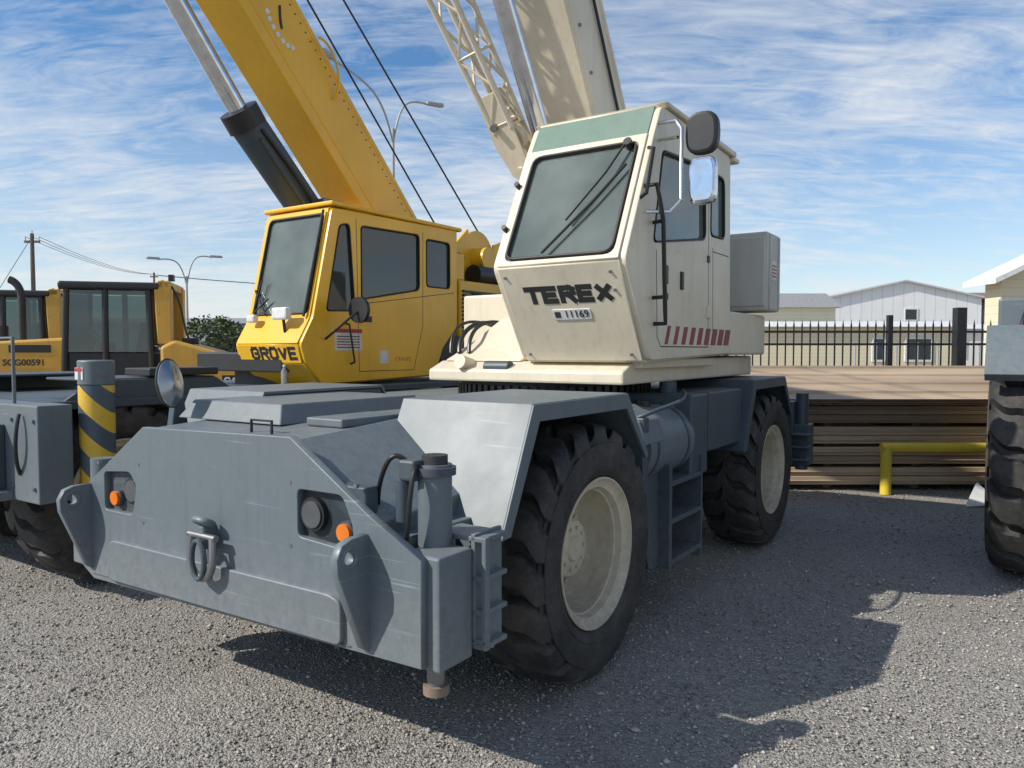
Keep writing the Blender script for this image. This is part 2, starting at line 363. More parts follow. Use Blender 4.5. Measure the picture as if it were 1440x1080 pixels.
cyl('jack_rod',(1.31,1.22,.44),(1.31,1.22,.56),.035,STEEL,P); cyl('jack_pin_head',(1.31,1.22,.43),(1.31,1.22,.465),.05,RUST,P)
b=MB()
b.box((1.02,1.20),(1.30,1.32),(.58,1.02)); b.box((1.02,1.04),(1.1,1.30),(.58,1.0))
for z in(.58,.71,.84,.99): b.box((1.04,1.20),(1.13,1.36),(z,z+.02))
b.box((1.185,1.20),(1.13,1.40),(.60,.62)); b.box((1.17,1.20),(1.35,1.37),(.58,1.01))
b.obj('outrigger_bracket',GREY,P,.004)
for z in(.68,.80,.93): cyl('bracket_bolt',(1.19,1.26,z),(1.215,1.26,z),.016,STEEL,P,6)
box('outrigger_beam',(1.05,1.3),(-1.1,1.12),(.6,.9),GREYD,P,.01)
box('outrigger_box_far',(1.18,1.38),(-1.3,-1.13),(.55,.95),GREY,P,.01); cyl('outrigger_jack_far',(1.26,-1.2,.9),(1.26,-1.2,1.12),.06,GREY,P)
# round mirror on hood
ext('mirror_stand',[(1.16,-.74,1.10),(1.00,-.74,1.10),(1.06,-.74,1.50),(1.10,-.74,1.50)],(0,-.05,0),GREYD,P)
cyl('mirror_arm',(1.08,-.75,1.48),(1.18,-.66,1.55),.012,BLK,P)
WM=simple('worn_mirror',(.35,.37,.39),.18,.9)
for nm,pf,mt in(('round_mirror',[(0,.001),(.0,.09),(.006,.098),(.012,.095),(.028,.05),(.034,.001)],WM),('round_mirror_back',[(-.03,.001),(-.03,.06),(-.01,.1),(.004,.104),(.004,.098)],BLK)):
    v,f=lathe(pf,32); rm=mobj(nm,v,f,mt,P,0,True); rm.location=(1.20,-.64,1.545); rm.rotation_euler=(R(8),0,R(8)); rm.scale=(.8,1,1.25)
def fender(xo,y0,y1,mat,name='fender'):
    pr=[(.93,.93),(.68,1.48),(-.28,1.485),(-.56,1.12)]; t=.018
    for i in range(3):
        a=Vector((pr[i][0]+xo,0,pr[i][1]));c=Vector((pr[i+1][0]+xo,0,pr[i+1][1]));n=Vector((-(c-a).z,0,(c-a).x)).normalized(); 
        if n.z<0:n=-n
        ext(name+'_panel_%d'%(i+1),[(a.x,y0,a.z),(c.x,y0,c.z),(c.x-n.x*t,y0,c.z-n.z*t),(a.x-n.x*t,y0,a.z-n.z*t)],(0,y1-y0,0),mat,P,.003)
    lip=[(p[0]+xo,p[1]-.004) for p in pr]; inn=[(-.53+xo+.0,1.10),(-.27+xo,1.40),(.63+xo,1.40),(.86+xo,.93)]
    sgn=1 if y1>0 else -1; yo=y1 if sgn>0 else y0
    prism(name+'_lip',lip+inn,yo-.012*sgn,yo+.008*sgn,mat,P,.003)
    yi=y0 if sgn>0 else y1
    prism(name+'_inner_wall',[(.80+xo,1.0),(.66+xo,1.46),(-.26+xo,1.46),(-.50+xo,1.12)],yi,yi+.02*sgn,GREYD,P,.003)
fender(0,.50,1.25,GREY); fender(-3.33,.55,1.25,GREYD,'rear_fender'); fender(0,-1.25,-.55,GREY,'fender_far'); fender(-3.33,-1.25,-.55,GREYD,'rear_fender_far')
box('fender_side_valance',(.55,.64),(.47,.50),(1.0,1.46),GREY,P)
ext('inner_slope_panel',[(.70,.50,1.38),(.70,1.0,.98),(1.12,1.0,.96),(1.02,.50,1.10)],(0,0,.02),GREY,P)
cyl('hydraulic_tank',(-.70,.98,1.12),(-1.42,.98,1.12),.235,GREY,P,40); 
for x in(-.80,-1.3): cyl('tank_band',(x,.98,1.12),(x-.03,.98,1.12),.24,GREYD,P,40)
ext('tank_cover',[(-.60,.62,1.38),(-.60,1.02,1.38),(-.60,1.18,1.30),(-.60,1.22,1.16),(-.60,.62,1.16)],(-.30,0,0),GREY,P,.01)
box('valve_box',(-1.72,-1.40),(.7,1.20),(.86,1.42),GREYD,P,.015)
box('battery_box',(-.70,-.62),(.6,1.2),(.75,1.32),GREYD,P,.01)
cyl('filter',( -1.52,.98,1.42),(-1.52,.98,1.50),.06,GREYD,P); cyl('filler_cap',(-1.1,.98,1.34),(-1.1,.98,1.39),.05,BLK,P)
tube('tank_pipe',[(-.66,1.1,1.30),(-.58,1.22,1.34),(-.8,1.26,1.38),(-1.3,1.22,1.40),(-1.5,1.1,1.44)],.012,GREYD,P,True)
b=MB()
for z in(.36,.62,.86): b.box((-1.55,-1.02),(.93,1.22),(z,z+.03))
b.box((-1.57,-1.55),(.93,1.22),(.30,1.0)); b.box((-1.02,-.98),(.93,1.22),(.34,1.0))
b.obj('access_steps',GREYD,P,.004)
prism('step_side',[(-.62,.95),(-1.0,.95),(-1.02,.34),(-.85,.36),(-.72,.7)],1.10,1.14,GREYD,P)
box('underbody_box',(-2.3,-.75),(.3,.92),(.48,1.1),GREYD,P,.02)
box('deck_side_box',(-2.5,-1.75),(.62,1.2),(1.0,1.42),GREYD,P,.012)
box('rear_bumper',(-4.35,-4.15),(-1.2,1.2),(.6,1.22),GREYD,P,.01); box('rear_outrigger_box',(-4.4,-4.2),(1.16,1.34),(.6,1.0),GREYD,P,.01); cyl('rear_jack',(-4.3,1.25,.55),(-4.3,1.25,1.3),.06,GREYD,P)
for z in(.66,.78,.9): box('rear_bracket',(-4.24,-4.05),(1.2,1.36),(z,z+.02),GREYD,P)
# turntable
cyl('slew_ring',(-1.62,0,1.36),(-1.62,0,1.50),.72,DARK,P,64)
b=MB()
for i in range(72):
    t=2*math.pi*i/72; M=Matrix.Translation((-1.62,0,0))@Matrix.Rotation(t,4,'Z'); b.box((.71,.745),(-.018,.018),(1.39,1.47),M)
b.obj('slew_ring_teeth',BLK,P)
prism('superstructure_base',[(-.80,1.50),(-.80,1.58),(-.95,1.64),(-3.5,1.67),(-3.5,1.50)],-.58,.98,CREAM,P,.015)
ext('superstructure_front',[(-.92,-.54,1.64),(-.92,.15,1.64),(-1.35,.15,1.97),(-1.35,-.30,1.97),(-1.18,-.44,1.78)],(-.6,0,.0),CREAM,P,.02)
for y in(-.36,.16): prism('boom_support',[(-1.35,1.66),(-1.65,2.1),(-2.35,2.95),(-2.95,3.05),(-3.3,2.8),(-3.3,1.66)],y-.02,y+.02,CREAM,P,.006)
box('winch_housing',(-3.2,-2.4),(-.34,.14),(1.67,2.3),DARK,P,.03)
for k,(dy,r_) in enumerate(((0,.018),(.09,.015),(-.08,.012))): tube('base_hose_%d'%k,[(-1.0,-.45+dy,1.70),(-1.05,-.5+dy,1.86+.03*k),(-1.3,-.52+dy,2.0),(-1.6,-.45+dy,1.9)],r_,BLK,P,True)
cyl('base_cap',(-.95,-.28,1.60),(-.78,-.28,1.64),.05,CREAM,P)
cyl('base_roller',(-.86,-.1,1.60),(-.86,.1,1.60),.045,GREYD,P)
CW=paint('counterweight_paint',(.60,.58,.52),.6,.25)
box('counterweight',(-3.58,-3.18),(-1.2,1.2),(2.06,2.74),CW,P,.02)
box('counterweight_edge',(-3.20,-3.165),(-1.18,1.18),(2.10,2.70),CW,P,.01)
for x in(-3.53,-3.24): box('counterweight_rib',(x-.015,x+.015),(1.2,1.212),(2.08,2.72),CW,P,.003)
box('counterweight_label',(-3.45,-3.3),(1.2,1.206),(2.33,2.50),SIGNW,P,0)
for z in(2.36,2.39,2.42,2.45): box('label_line',(-3.44,-3.31),(1.206,1.209),(z,z+.012),RED,P,0)
box('engine_hood',(-3.5,-2.5),(.2,1.1),(1.68,2.03),CREAM,P,.02)
box('engine_hood_far',(-3.5,-1.9),(-1.1,-.4),(1.68,2.2),CREAM,P,.02)
# cab
prof=[(-.92,3.04),(-.52,2.24),(-.88,1.66),(-2.42,1.70),(-2.38,3.20),(-1.03,3.235)]
side=[[(-1.04,2.98),(-1.84,3.03),(-1.86,2.50),(-.90,2.37)],[(-1.94,3.03),(-2.26,3.02),(-2.28,2.55),(-1.94,2.54)]]
cab(P,prof,.22,1.10,['w','p','p','r','p','t'],side,CREAM,GLASS)
box('cab_floor_trim',(-2.3,-.95),(.3,1.04),(1.60,1.66),CREAM,P,.01)
ext('cab_roof',[(-1.10,.17,3.245),(-2.46,.17,3.21),(-2.46,.17,3.255),(-1.06,.17,3.275)],(0,.98,0),CREAM,P,.012)
box('roof_edge',(-2.50,-2.38),(.2,1.16),(3.17,3.205),CREAM,P,.01)
seat(P,-1.75,.66,1.66)
b=MB()
for i in range(13): x=-1.86+i*.075; b.cyl((x,.26,2.4),(x,.26,3.0),.004,5)
for i in range(9): z=2.42+i*.07; b.cyl((-1.86,.262,z),(-.98,.262,z),.004,5)
b.obj('window_guard_mesh',BLK,P)
for xs in([(-.96,2.34),(-.98,1.80),(-1.04,1.74)],[(-1.90,3.08),(-1.92,1.74)],[(-1.04,1.74),(-1.92,1.74)],[(-2.0,2.44),(-2.36,2.44)],[(-2.0,2.47),(-2.02,1.80)]):
    tube('door_seam',[(p[0],1.121,p[1]) for p in xs],.005,RUBTRIM,P)
box('door_lock',(-1.14,-1.06),(1.118,1.135),(2.14,2.26),BLK,P,.006); cyl('door_knob',(-1.1,1.12,2.06),(-1.1,1.14,2.06),.025,BLK,P)
box('door_pull',(-1.40,-1.36),(1.118,1.14),(2.12,2.24),BLK,P,.006)
box('seam_latch',(-1.92,-1.88),(1.118,1.135),(2.35,2.40),BLK,P,.004)
for z in (2.9,1.95): box('door_hinge',(-1.95,-1.87),(1.118,1.14),(z,z+.09),CREAM,P,.006)
for i in range(9):
    x=-1.10-i*.145; w=.035+.008*i
    ext('red_stripe',[(x,1.1225,1.755),(x-w-.02,1.1225,1.755),(x-w-.075,1.1225,1.875),(x-.055,1.1225,1.875)],(0,.003,0),MAROON,P,0)
tube('grab_rail',[(-.78,1.12,2.70),(-.78,1.20,2.70),(-.80,1.21,2.62),(-.86,1.21,2.5),(-.90,1.21,1.95),(-.93,1.20,1.88),(-.93,1.12,1.88)],.014,BLK,P)
tube('grab_rail_upper',[(-.72,1.12,2.62),(-.70,1.17,2.64),(-.80,1.17,2.92),(-.84,1.12,2.94)],.012,BLK,P)
for z in(2.04,2.5): cyl('rail_foot',(-.91,1.12,z),(-.88,1.21,z),.012,BLK,P)
d=Vector((prof[0][0]-prof[1][0],0,prof[0][1]-prof[1][1])); Mw=frame((prof[1][0],.22,prof[1][1]),(0,1,0),d)
def wp(x,y,h=.05): return tuple(Mw@Vector((x,y,h)))
tube('wiper_arm',[wp(.74,.80,.05),wp(.66,.60,.055),wp(.46,.28,.05)],.008,BLK,P)
tube('wiper_blade',[wp(.78,.66,.038),wp(.62,.42,.038),wp(.34,.06,.038)],.009,BLK,P)
cyl('wiper_motor',wp(.76,.82,.0),wp(.76,.82,.06),.028,BLK,P)
for y in(.28,.62): cyl('window_latch',wp(.0,y,.0),wp(.0,y,.05),.018,BLK,P)
dd=Vector((prof[1][0]-prof[2][0],0,prof[1][1]-prof[2][1])); Mt=frame((prof[2][0],.22,prof[2][1]),(0,1,0),dd)
block('cab_lettering','TEREX',Mt@Matrix.Translation((.475,.485,.0205)),.088,.088,.036,BLK,P,.42)
plate('number_plate',rnd([(.33,.31),(.60,.31),(.60,.38),(.33,.38)],.01),[],Mt@Matrix.Translation((0,0,.022)),.006,SIGNW,P,.001)
text('number_lettering','11169',Mt@Matrix.Translation((.50,.347,.028)),.07,BLK,P,.0,.001)
box('plate_logo',(.345,.385),(.325,.365),(.024,.028),DARK,P,0,M=Mt)
for q in((.80,.05),(.80,.5),(.06,.05),(.06,.62),(.80,.62)): cyl('panel_bolt',Mt@Vector((*q,.01)),Mt@Vector((*q,.03)),.010,STEEL,P,8)
# mirrors
tube('mirror_bracket',[(-.98,1.12,3.12),(-.93,1.26,3.10),(-.91,1.30,3.04),(-.91,1.30,2.62),(-.88,1.24,2.55),(-.80,1.12,2.55)],.012,CHROME,P)
tube('mirror_bracket_2',[(-1.0,1.1,3.02),(-.93,1.27,3.0)],.010,CHROME,P)
def ell(cy,cz,ry,rz,x,n=28,p=.7): return [(x,cy+ry*math.copysign(abs(math.cos(t))**p,math.cos(t)),cz+rz*math.copysign(abs(math.sin(t))**p,math.sin(t))) for t in [2*math.pi*i/n for i in range(n)]]
ext('mirror_housing_black',ell(1.41,3.01,.10,.125,-.93),(-.08,0,0),BLK,P,.02)
ext('mirror_housing_chrome',ell(1.43,2.72,.085,.14,-.90,28,.45),(-.06,0,0),CHROME,P,.02)
ext('mirror_glass',ell(1.43,2.72,.068,.12,-.893,28,.45),(-.01,0,0),MIRROR,P,.002)
# boom
bd=Vector((.53,0,.848)).normalized(); bo=Vector((-2.20,0,3.57)); bn=Vector((-bd.z,0,bd.x))
def bp(t,h,y): return bo+bd*t+bn*h+Vector((0,y,0))
def boomsec(name,t0,t1,w,h,mat,oy=0,oh=0):
    v=[bp(t,oh+hh,oy+yy) for t in(t0,t1) for hh,yy in((-h/2,-w/2),(-h/2,w/2),(h/2,w/2),(h/2,-w/2))]
    return mobj(name,v,[(0,1,2,3),(7,6,5,4),(0,4,5,1),(1,5,6,2),(2,6,7,3),(3,7,4,0)],mat,P,.015)
boomsec('boom_base_section',-1.3,4.2,.42,.60,CREAM,0,0)
boomsec('boom_wear_strip',-1.2,4.2,.44,.05,CREAM,0,-.25)
boomsec('boom_wear_strip_top',-1.2,4.2,.44,.05,CREAM,0,.27)
for i in range(12):
    cyl('boom_bolt',bp(-.6+i*.35,-.18,.21),bp(-.6+i*.35,-.18,.225),.014,STEEL,P,8)
tube('boom_hose',[bp(-.8,.1,.225),bp(1,.12,.23),bp(4.1,.1,.225)],.012,BLK,P)
cyl('lift_cylinder_rod',(-1.55,-.02,3.20),(-.72,-.02,4.50),.072,CHROME,P,32); cyl('lift_cylinder_barrel',(-2.15,-.02,2.25),(-1.52,-.02,3.25),.12,CREAM,P,32)
cyl('lift_pin',(-.80,-.2,4.42),(-.80,.2,4.42),.10,BLK,P,24)
# stowed lattice jib
A=Vector((-1.80,-.44,3.36)); Bv=Vector((-.95,-.72,4.72)); jd=(Bv-A).normalized(); ju=jd.cross(Vector((0,1,0))).normalized(); jv=jd.cross(ju)
b=MB(); s=.115
def jp(t,a,c): return A+jd*t+ju*a+jv*c
for a in(-s,s):
    for c in(-s,s): b.cyl(jp(.2,a*.75,c*.75),jp(3.4,a*1.3,c*1.3),.024,8)
for i in range(11):
    t0=.25+i*.28;t1=t0+.28
    for fa,fb in(((-s,-s),(s,-s)),((s,-s),(s,s)),((s,s),(-s,s)),((-s,s),(-s,-s))):
        m=.78+.15*t0; n=.78+.15*t1
        if i%2: fa,fb=fb,fa
        b.cyl(jp(t0,fa[0]*m,fa[1]*m),jp(t1,fb[0]*n,fb[1]*n),.013,6)
        if i%2==0: b.cyl(jp(t0,fa[0]*m,fa[1]*m),jp(t0,fb[0]*m,fb[1]*m),.013,6)
b.obj('lattice_jib',CREAM,P,0,True)
for a in(-.10,.09):
    v=[jp(.50,a,-.11),jp(.50,a,.11),jp(.1,a,.14),jp(-.16,a,.10),jp(-.30,a,.0),jp(-.16,a,-.09),jp(.1,a,-.10)]
    ext('jib_end_plate',v,ju*.016,CREAM,P,.003)
cyl('jib_pin',jp(-.15,-.13,0),jp(-.15,.14,0),.04,CREAM,P); cyl('jib_sheave',jp(.10,-.04,0),jp(.10,.04,0),.11,CREAM,P)
cyl('jib_pin_2',jp(.25,-.14,.05),jp(.25,.14,.05),.03,STEEL,P)

# ================================================================== YELLOW CRANE
P=root('rough_terrain_crane',(-3.692,6.645,0),HEAD)
wheel(P,.40,1); wheel(P,.15,-1)
for s_ in(1,-1): wheel(P,-4.1,s_)
for x in(.15,-4.1): cyl('axle',(x,-.9,.66),(x,.9,.66),.13,DARK,P)
box('main_frame',(-5.2,1.2),(-.5,.5),(.6,1.2),GREYD,P,.01)
box('deck_plate',(-5.0,.95),(-1.25,1.25),(1.30,1.36),GREYD,P,.008)
box('front_bumper_box',(.92,1.14),(-1.5,1.55),(.72,1.36),GREY,P,.01)
box('front_step_plate',(1.14,1.35),(-1.4,1.2),(.72,.78),GREY,P,.006)
box('bumper_upper',(1.14,1.30),(-1.4,1.1),(.78,1.22),GREYD,P,.01)
cyl('bumper_indicator',(1.38,1.0,.95),(1.30,1.0,.95),.04,ORANGE,P)
tube('bumper_guard_rail',[(1.1,1.15,1.36),(1.1,1.15,1.80),(1.1,.3,1.80),(1.1,.3,1.36)],.012,GREY,P)
for z in(.82,1.26): 
    for y in(1.2,1.5): cyl('bumper_bolt',(1.14,y,z),(1.155,y,z),.014,STEEL,P,6)
def striped():
    m,nt,b=newmat('hazard_stripes'); tc=N(nt,'ShaderNodeTexCoord'); sx=N(nt,'ShaderNodeSeparateXYZ'); nt.links.new(tc.outputs['Object'],sx.inputs[0])
    a=math_(nt,'ADD',sx.outputs[2],math_(nt,'MULTIPLY',math_(nt,'SUBTRACT',sx.outputs[1],sx.outputs[0]),.7))
    f=math_(nt,'FRACT',math_(nt,'MULTIPLY',a,3.6)); g=math_(nt,'GREATER_THAN',f,.5)
    c=mix(nt,g,(.06,.085,.11),(.66,.42,.04)); c=mix(nt,maprange(nt,noise(nt,tc.outputs['Object'],8,6,.7),.5,.8,0,.5),c,(.2,.18,.15))
    nt.links.new(c,b.inputs['Base Color']); b.inputs['Roughness'].default_value=.5; return m
STR=striped()
cyl('striped_jack',(.75,1.53,.80),(.75,1.53,1.48),.112,STR,P,40); cyl('jack_top',(.75,1.53,1.48),(.75,1.53,1.65),.114,GREY,P,40,bevel=.01)
box('jack_label',(.855,.862),(1.47,1.57),(1.52,1.60),SIGNW,P,0)
box('jack_label_red',(.862,.864),(1.475,1.565),(1.575,1.597),RED,P,0)
tube('bumper_hose',[(1.16,1.35,1.30),(1.2,1.38,1.2),(1.2,1.35,1.0),(1.14,1.3,.9)],.012,BLK,P,True)
for sgn in(1,-1):
    prism('fender_side',[(.9,1.30),(.6,1.5),(-.4,1.5),(-.7,1.3)],sgn*1.2-.02,sgn*1.2+.02,GREYD,P); box('fender_top',(-.4,.6),(min(sgn*.5,sgn*1.2),max(sgn*.5,sgn*1.2)),(1.49,1.51),GREYD,P)
cyl('slew_ring',(-2.4,0,1.36),(-2.4,0,1.52),.75,DARK,P,48)
box('superstructure_base',(-4.6,-1.5),(-.7,.7),(1.5,1.7),BLK,P,.015)
for y in(-.95,-.35): prism('boom_support',[(-2.4,1.7),(-3.2,2.6),(-4.2,3.15),(-4.8,3.0),(-4.8,1.7)],y-.02,y+.02,YEL,P)
box('engine_housing',(-5.6,-4.05),(-.25,.95),(1.75,2.6),YEL,P,.03)
box('engine_grille',(-4.5,-4.30),(.953,.975),(1.8,2.45),DARK,P,.005)
b=MB()
for i in range(14): b.box((-5.3,-4.1),(.955,.985),(1.80+i*.05,1.825+i*.05))
b.obj('grille_louvres',BLK,P)
box('counterweight',(-6.2,-5.6),(-1.2,1.1),(1.8,2.85),YEL,P,.04)
cyl('winch_drum',(-5.0,-.6,3.0),(-5.0,.5,3.0),.27,DARK,P,32); 
for y in(-.62,.5): cyl('winch_flange',(-5.0,y,3.0),(-5.0,y+.04,3.0),.36,YEL,P,32)
cyl('winch_motor',(-4.9,.54,2.95),(-4.9,.8,2.95),.16,YEL,P,24)
prism('winch_frame',[(-4.5,2.6),(-4.4,3.1),(-4.7,3.35),(-4.9,2.6)],.56,.6,YEL,P)
prism('winch_frame_2',[(-5.2,2.6),(-5.3,3.2),(-5.6,3.3),(-5.7,2.6)],.56,.6,YEL,P)
box('control_valve',(-4.3,-4.0),(.5,.85),(2.6,2.95),YEL,P,.03)
for i in range(6): tube('engine_hose',[(-4.1,.3+i*.1,2.5),(-4.0,.35+i*.1,2.75+.05*i),(-4.3,.3+i*.09,3.0),(-4.6,.1+i*.1,2.95)],.016,BLK,P,True)
for i in range(4): cyl('valve_spool',(-4.05,.55+i*.08,2.95),(-4.05,.55+i*.08,3.05),.02,STEEL,P,10)
cyl('air_cleaner',(-4.6,.75,2.72),(-5.3,.75,2.72),.13,BLK,P)
box('black_skirt',(-4.9,-3.62),(.2,.98),(1.42,1.9),BLK,P,.02)
prof=[(-1.89,3.14),(-1.63,2.04),(-1.47,1.78),(-1.53,1.60),(-1.75,1.39),(-3.48,1.44),(-3.62,1.75),(-3.90,2.02),(-3.90,3.17)]
side=[[(-1.97,3.0),(-2.13,3.03),(-2.20,2.12),(-1.78,2.10)],[(-2.27,3.03),(-3.22,3.05),(-3.22,2.40),(-2.27,2.24)],[(-3.32,3.02),(-3.78,3.02),(-3.78,2.45),(-3.32,2.45)]]
cab(P,prof,.05,1.0,['w','p','p','p','p','p','p','r','p'],side,YEL,GLASS,GLASSD)
box('cab_roof',(-3.98,-1.86),(.0,1.05),(3.17,3.215),YEL,P,.015)
box('roof_beacon_base',(-3.0,-2.6),(.2,.6),(3.21,3.25),YEL,P,.01)
seat(P,-2.9,.55,1.45)
ext('windshield_notice',[(-1.80,.22,2.60),(-1.80,.44,2.60),(-1.90,.42,2.94),(-1.90,.24,2.94)],(-.004,0,0),SIGNW,P,0)
b=MB()
for i in range(5): x=-1.82-i*.075; b.cyl((x,.965,2.12),(x-.08,.965,3.0),.003,5)
for i in range(13): z=2.14+i*.07; b.cyl((-1.80,.962,z),(-2.18,.962,z),.003,5)
b.obj('window_guard_mesh',BLK,P)
for xs in([(-2.21,3.08),(-2.24,1.50)],[(-3.27,3.08),(-3.26,2.0),(-3.1,1.5)],[(-2.24,1.5),(-3.1,1.5)],[(-2.24,2.2),(-3.85,2.42)]):
    tube('door_seam',[(p[0],1.021,p[1]) for p in xs],.005,RUBTRIM,P)
box('door_handle',(-2.42,-2.32),(1.018,1.04),(2.02,2.08),BLK,P,.006)
d=Vector((prof[0][0]-prof[1][0],0,prof[0][1]-prof[1][1])); Mw=frame((prof[1][0],.05,prof[1][1]),(0,1,0),d)
tube('wiper_arm',[wp(.10,.05,.05),wp(.16,.40,.06)],.010,BLK,P); tube('wiper_blade',[wp(.06,.30,.04),wp(.28,.04+.0,.04)],.012,BLK,P); tube('wiper_arm_2',[wp(.10,.05,.05),wp(.30,.20,.05)],.009,BLK,P)
tube('windshield_hinge_rail',[wp(.88,.0,.05),wp(.90,1.1,.05)],.014,BLK,P)
Mt2=frame((prof[3][0],.05,prof[3][1]),(0,1,0),(prof[2][0]-prof[3][0],0,prof[2][1]-prof[3][1]))
block('cab_lettering','GROVE',Mt2@Matrix.Translation((.56,.10,.0205)),.10,.105,.034,BLK,P,.40)
box('work_lamp',(-1.52,-1.44),(.62,.84),(2.02,2.14),WHITE,P,.02); cyl('work_lamp_stem',(-1.52,.73,1.9),(-1.50,.73,2.05),.015,BLK,P)
box('work_lamp_2',(-1.55,-1.48),(.18,.30),(2.0,2.08),WHITE,P,.02)
cyl('side_mirror',(-1.95,1.30,2.12),(-1.99,1.30,2.12),.13,BLK,P,32); tube('mirror_arm',[(-1.97,1.30,2.12),(-1.80,1.25,1.98),(-1.75,1.05,1.83)],.012,BLK,P)
ext('warning_label',[(-1.90,1.022,1.72),(-2.28,1.022,1.72),(-2.28,1.022,1.94),(-1.90,1.022,1.94)],(0,.003,0),SIGNW,P,0)
ext('warning_label_red',[(-1.90,1.0255,1.90),(-2.28,1.0255,1.90),(-2.28,1.0255,1.94),(-1.90,1.0255,1.94)],(0,.003,0),RED,P,0)
for i in range(5): ext('label_line',[(-1.93,1.0255,1.745+i*.028),(-2.25,1.0255,1.745+i*.028),(-2.25,1.0255,1.755+i*.028),(-1.93,1.0255,1.755+i*.028)],(0,.002,0),RED if i%2 else DARK,P,0)
ext('small_label',[(-2.55,1.022,1.58),(-2.68,1.022,1.58),(-2.68,1.022,1.72),(-2.55,1.022,1.72)],(0,.003,0),SIGNW,P,0)
text('cab_small_lettering','CRANES',frame((-2.92,1.023,1.62),(-1,0,0),(0,0,1)),.07,RED,P,.0,.001)
tube('grab_rail',[(-2.05,1.02,2.0),(-2.05,1.08,1.98),(-2.12,1.08,1.6),(-2.12,1.02,1.58)],.011,BLK,P)
bd=Vector((.69,0,.72)).normalized(); bo=Vector((-2.6,0,4.4)); bn=Vector((-bd.z,0,bd.x))
boomsec('boom_base_section',-2.3,5.5,.56,.72,YEL,0,0)
boomsec('boom_seam_strip',-2.2,5.5,.575,.03,YEL,0,-.22)
boomsec('boom_seam_strip_top',-2.2,5.5,.575,.03,YEL,0,.30)
b=MB()
for i in range(60): b.cyl(bp(-1.6+i*.1,.24,.281),bp(-1.6+i*.1,.24,.288),.008,6)
b.obj('boom_rivets',BLK,P)
cyl('lift_cylinder_rod',(-1.62,0,4.12),(-.2,0,5.90),.10,CHROME,P,32); cyl('lift_cylinder_barrel',(-3.0,0,2.75),(-1.6,0,4.15),.19,GREYD,P,40); cyl('cylinder_gland',(-1.68,0,4.05),(-1.56,0,4.20),.205,BLK,P,40)
tube('cylinder_pipe',[(-1.7,.19,3.9),(-2.9,.19,2.70)],.022,GREYD,P)
tube('cylinder_hose',[(-1.7,.2,4.0),(-2.3,.24,3.45),(-2.6,.24,3.2),(-2.5,.1,2.9)],.02,BLK,P,True)
box('valve_block',(-2.75,-2.45),(.1,.3),(3.25,3.42),STEEL,P,.02)
for i in range(7):
    t=R(205)+i*R(18); c=bp(1.0+.26*math.cos(t),.02+.15*math.sin(t),.2815); cyl('boom_stencil_mark',c,c+Vector((0,.003,0)),.03,WHITE,P,6)
tube('boom_hook_mark',[tuple(bp(1.15,.10,.285)),tuple(bp(1.05,.0,.285)),tuple(bp(.97,-.04,.285))],.014,BLK,P,True)
tube('boom_rod',[tuple(bp(.1,.1,.30)),tuple(bp(.2,.3,.42)),tuple(bp(.6,.4,.42)),tuple(bp(.7,.3,.36))],.014,YEL,P,True)
tube('hoist_rope',[tuple(bp(6,.55,.1)),(-4.85,0,3.35),(-5.0,.1,3.26)],.012,BLK,P); tube('hoist_rope_2',[tuple(bp(6,.75,.15)),(-5.9,.1,3.2)],.012,BLK,P)
box('deck_step_far',(-.4,.2),(.9,1.25),(1.52,1.58),BLK,P,.01)
tube('head_bracket',[(-.35,-.3,5.55),(-.1,-.6,5.6),(.05,-.62,5.75)],.02,BLK,P)
# water bottle on deck
WB=root('water_bottle',(0,0,0),0)
bx=Vector((-.572,4.564,0))+Vector((-.555,-.832,0))*(-1.45)+Vector((.832,-.555,0))*(-2.95); WB.location=(bx.x,bx.y,1.36)
v,f=lathe([(0,.001),(0,.033),(.14,.034),(.16,.03),(.19,.014),(.2,.013)],20)
mobj('bottle_body',[(a,c,b_) for a,b_,c in v],f,glass('bottle_plastic',(.8,.85,.9),.3,(.7,.72,.74)),WB,0,True)
cyl('bottle_cap',(0,0,.2),(0,0,.22),.016,WHITE,WB)

# ================================================================== THIRD CRANE (partly in frame)
P=root('rough_terrain_crane',(-.572+.832*4.33,4.564-.555*4.33,0),HEAD)
for x in(-3.63,-7.4):
    for s_ in(1,-1): wheel(P,x,s_,1.5,1.28)
box('main_frame',(-9,-3.0),(-.6,.6),(.8,1.7),GREY,P,.02)
box('body_side',(-8,-3.5),(-1.46,1.4),(1.86,2.12),GREY,P,.02)
prism('fender_panel',[(-2.8,1.55),(-3.1,1.9),(-4.4,1.9),(-4.75,1.5),(-4.65,1.45),(-4.35,1.82),(-3.15,1.82),(-2.88,1.5)],-1.52,-.8,GREY,P)
prism('front_locker',[(-3.45,1.2),(-3.0,1.2),(-2.98,1.9),(-3.15,2.12),(-3.45,2.12)],-1.25,1.2,GREY,P,.03)
tube('locker_handle',[(-2.98,-1.1,1.5),(-2.93,-1.1,1.5),(-2.93,-1.1,1.75),(-2.98,-1.1,1.75)],.012,BLK,P)
for z in(1.4,1.8): cyl('locker_bolt',(-2.985,-1.2,z),(-2.965,-1.2,z),.014,STEEL,P,6)
box('upper_housing',(-8,-4.2),(-1.0,1.0),(2.2,2.9),CREAM,P,.03)
tube('side_hose',[(-3.2,-1.28,2.0),(-3.0,-1.35,1.8),(-3.05,-1.3,1.5),(-3.1,-1.2,1.3)],.018,BLK,P,True)
prism('locker_brace',[(-2.97,1.25),(-2.70,1.30),(-2.97,1.75)],-1.0,-.97,GREYD,P)

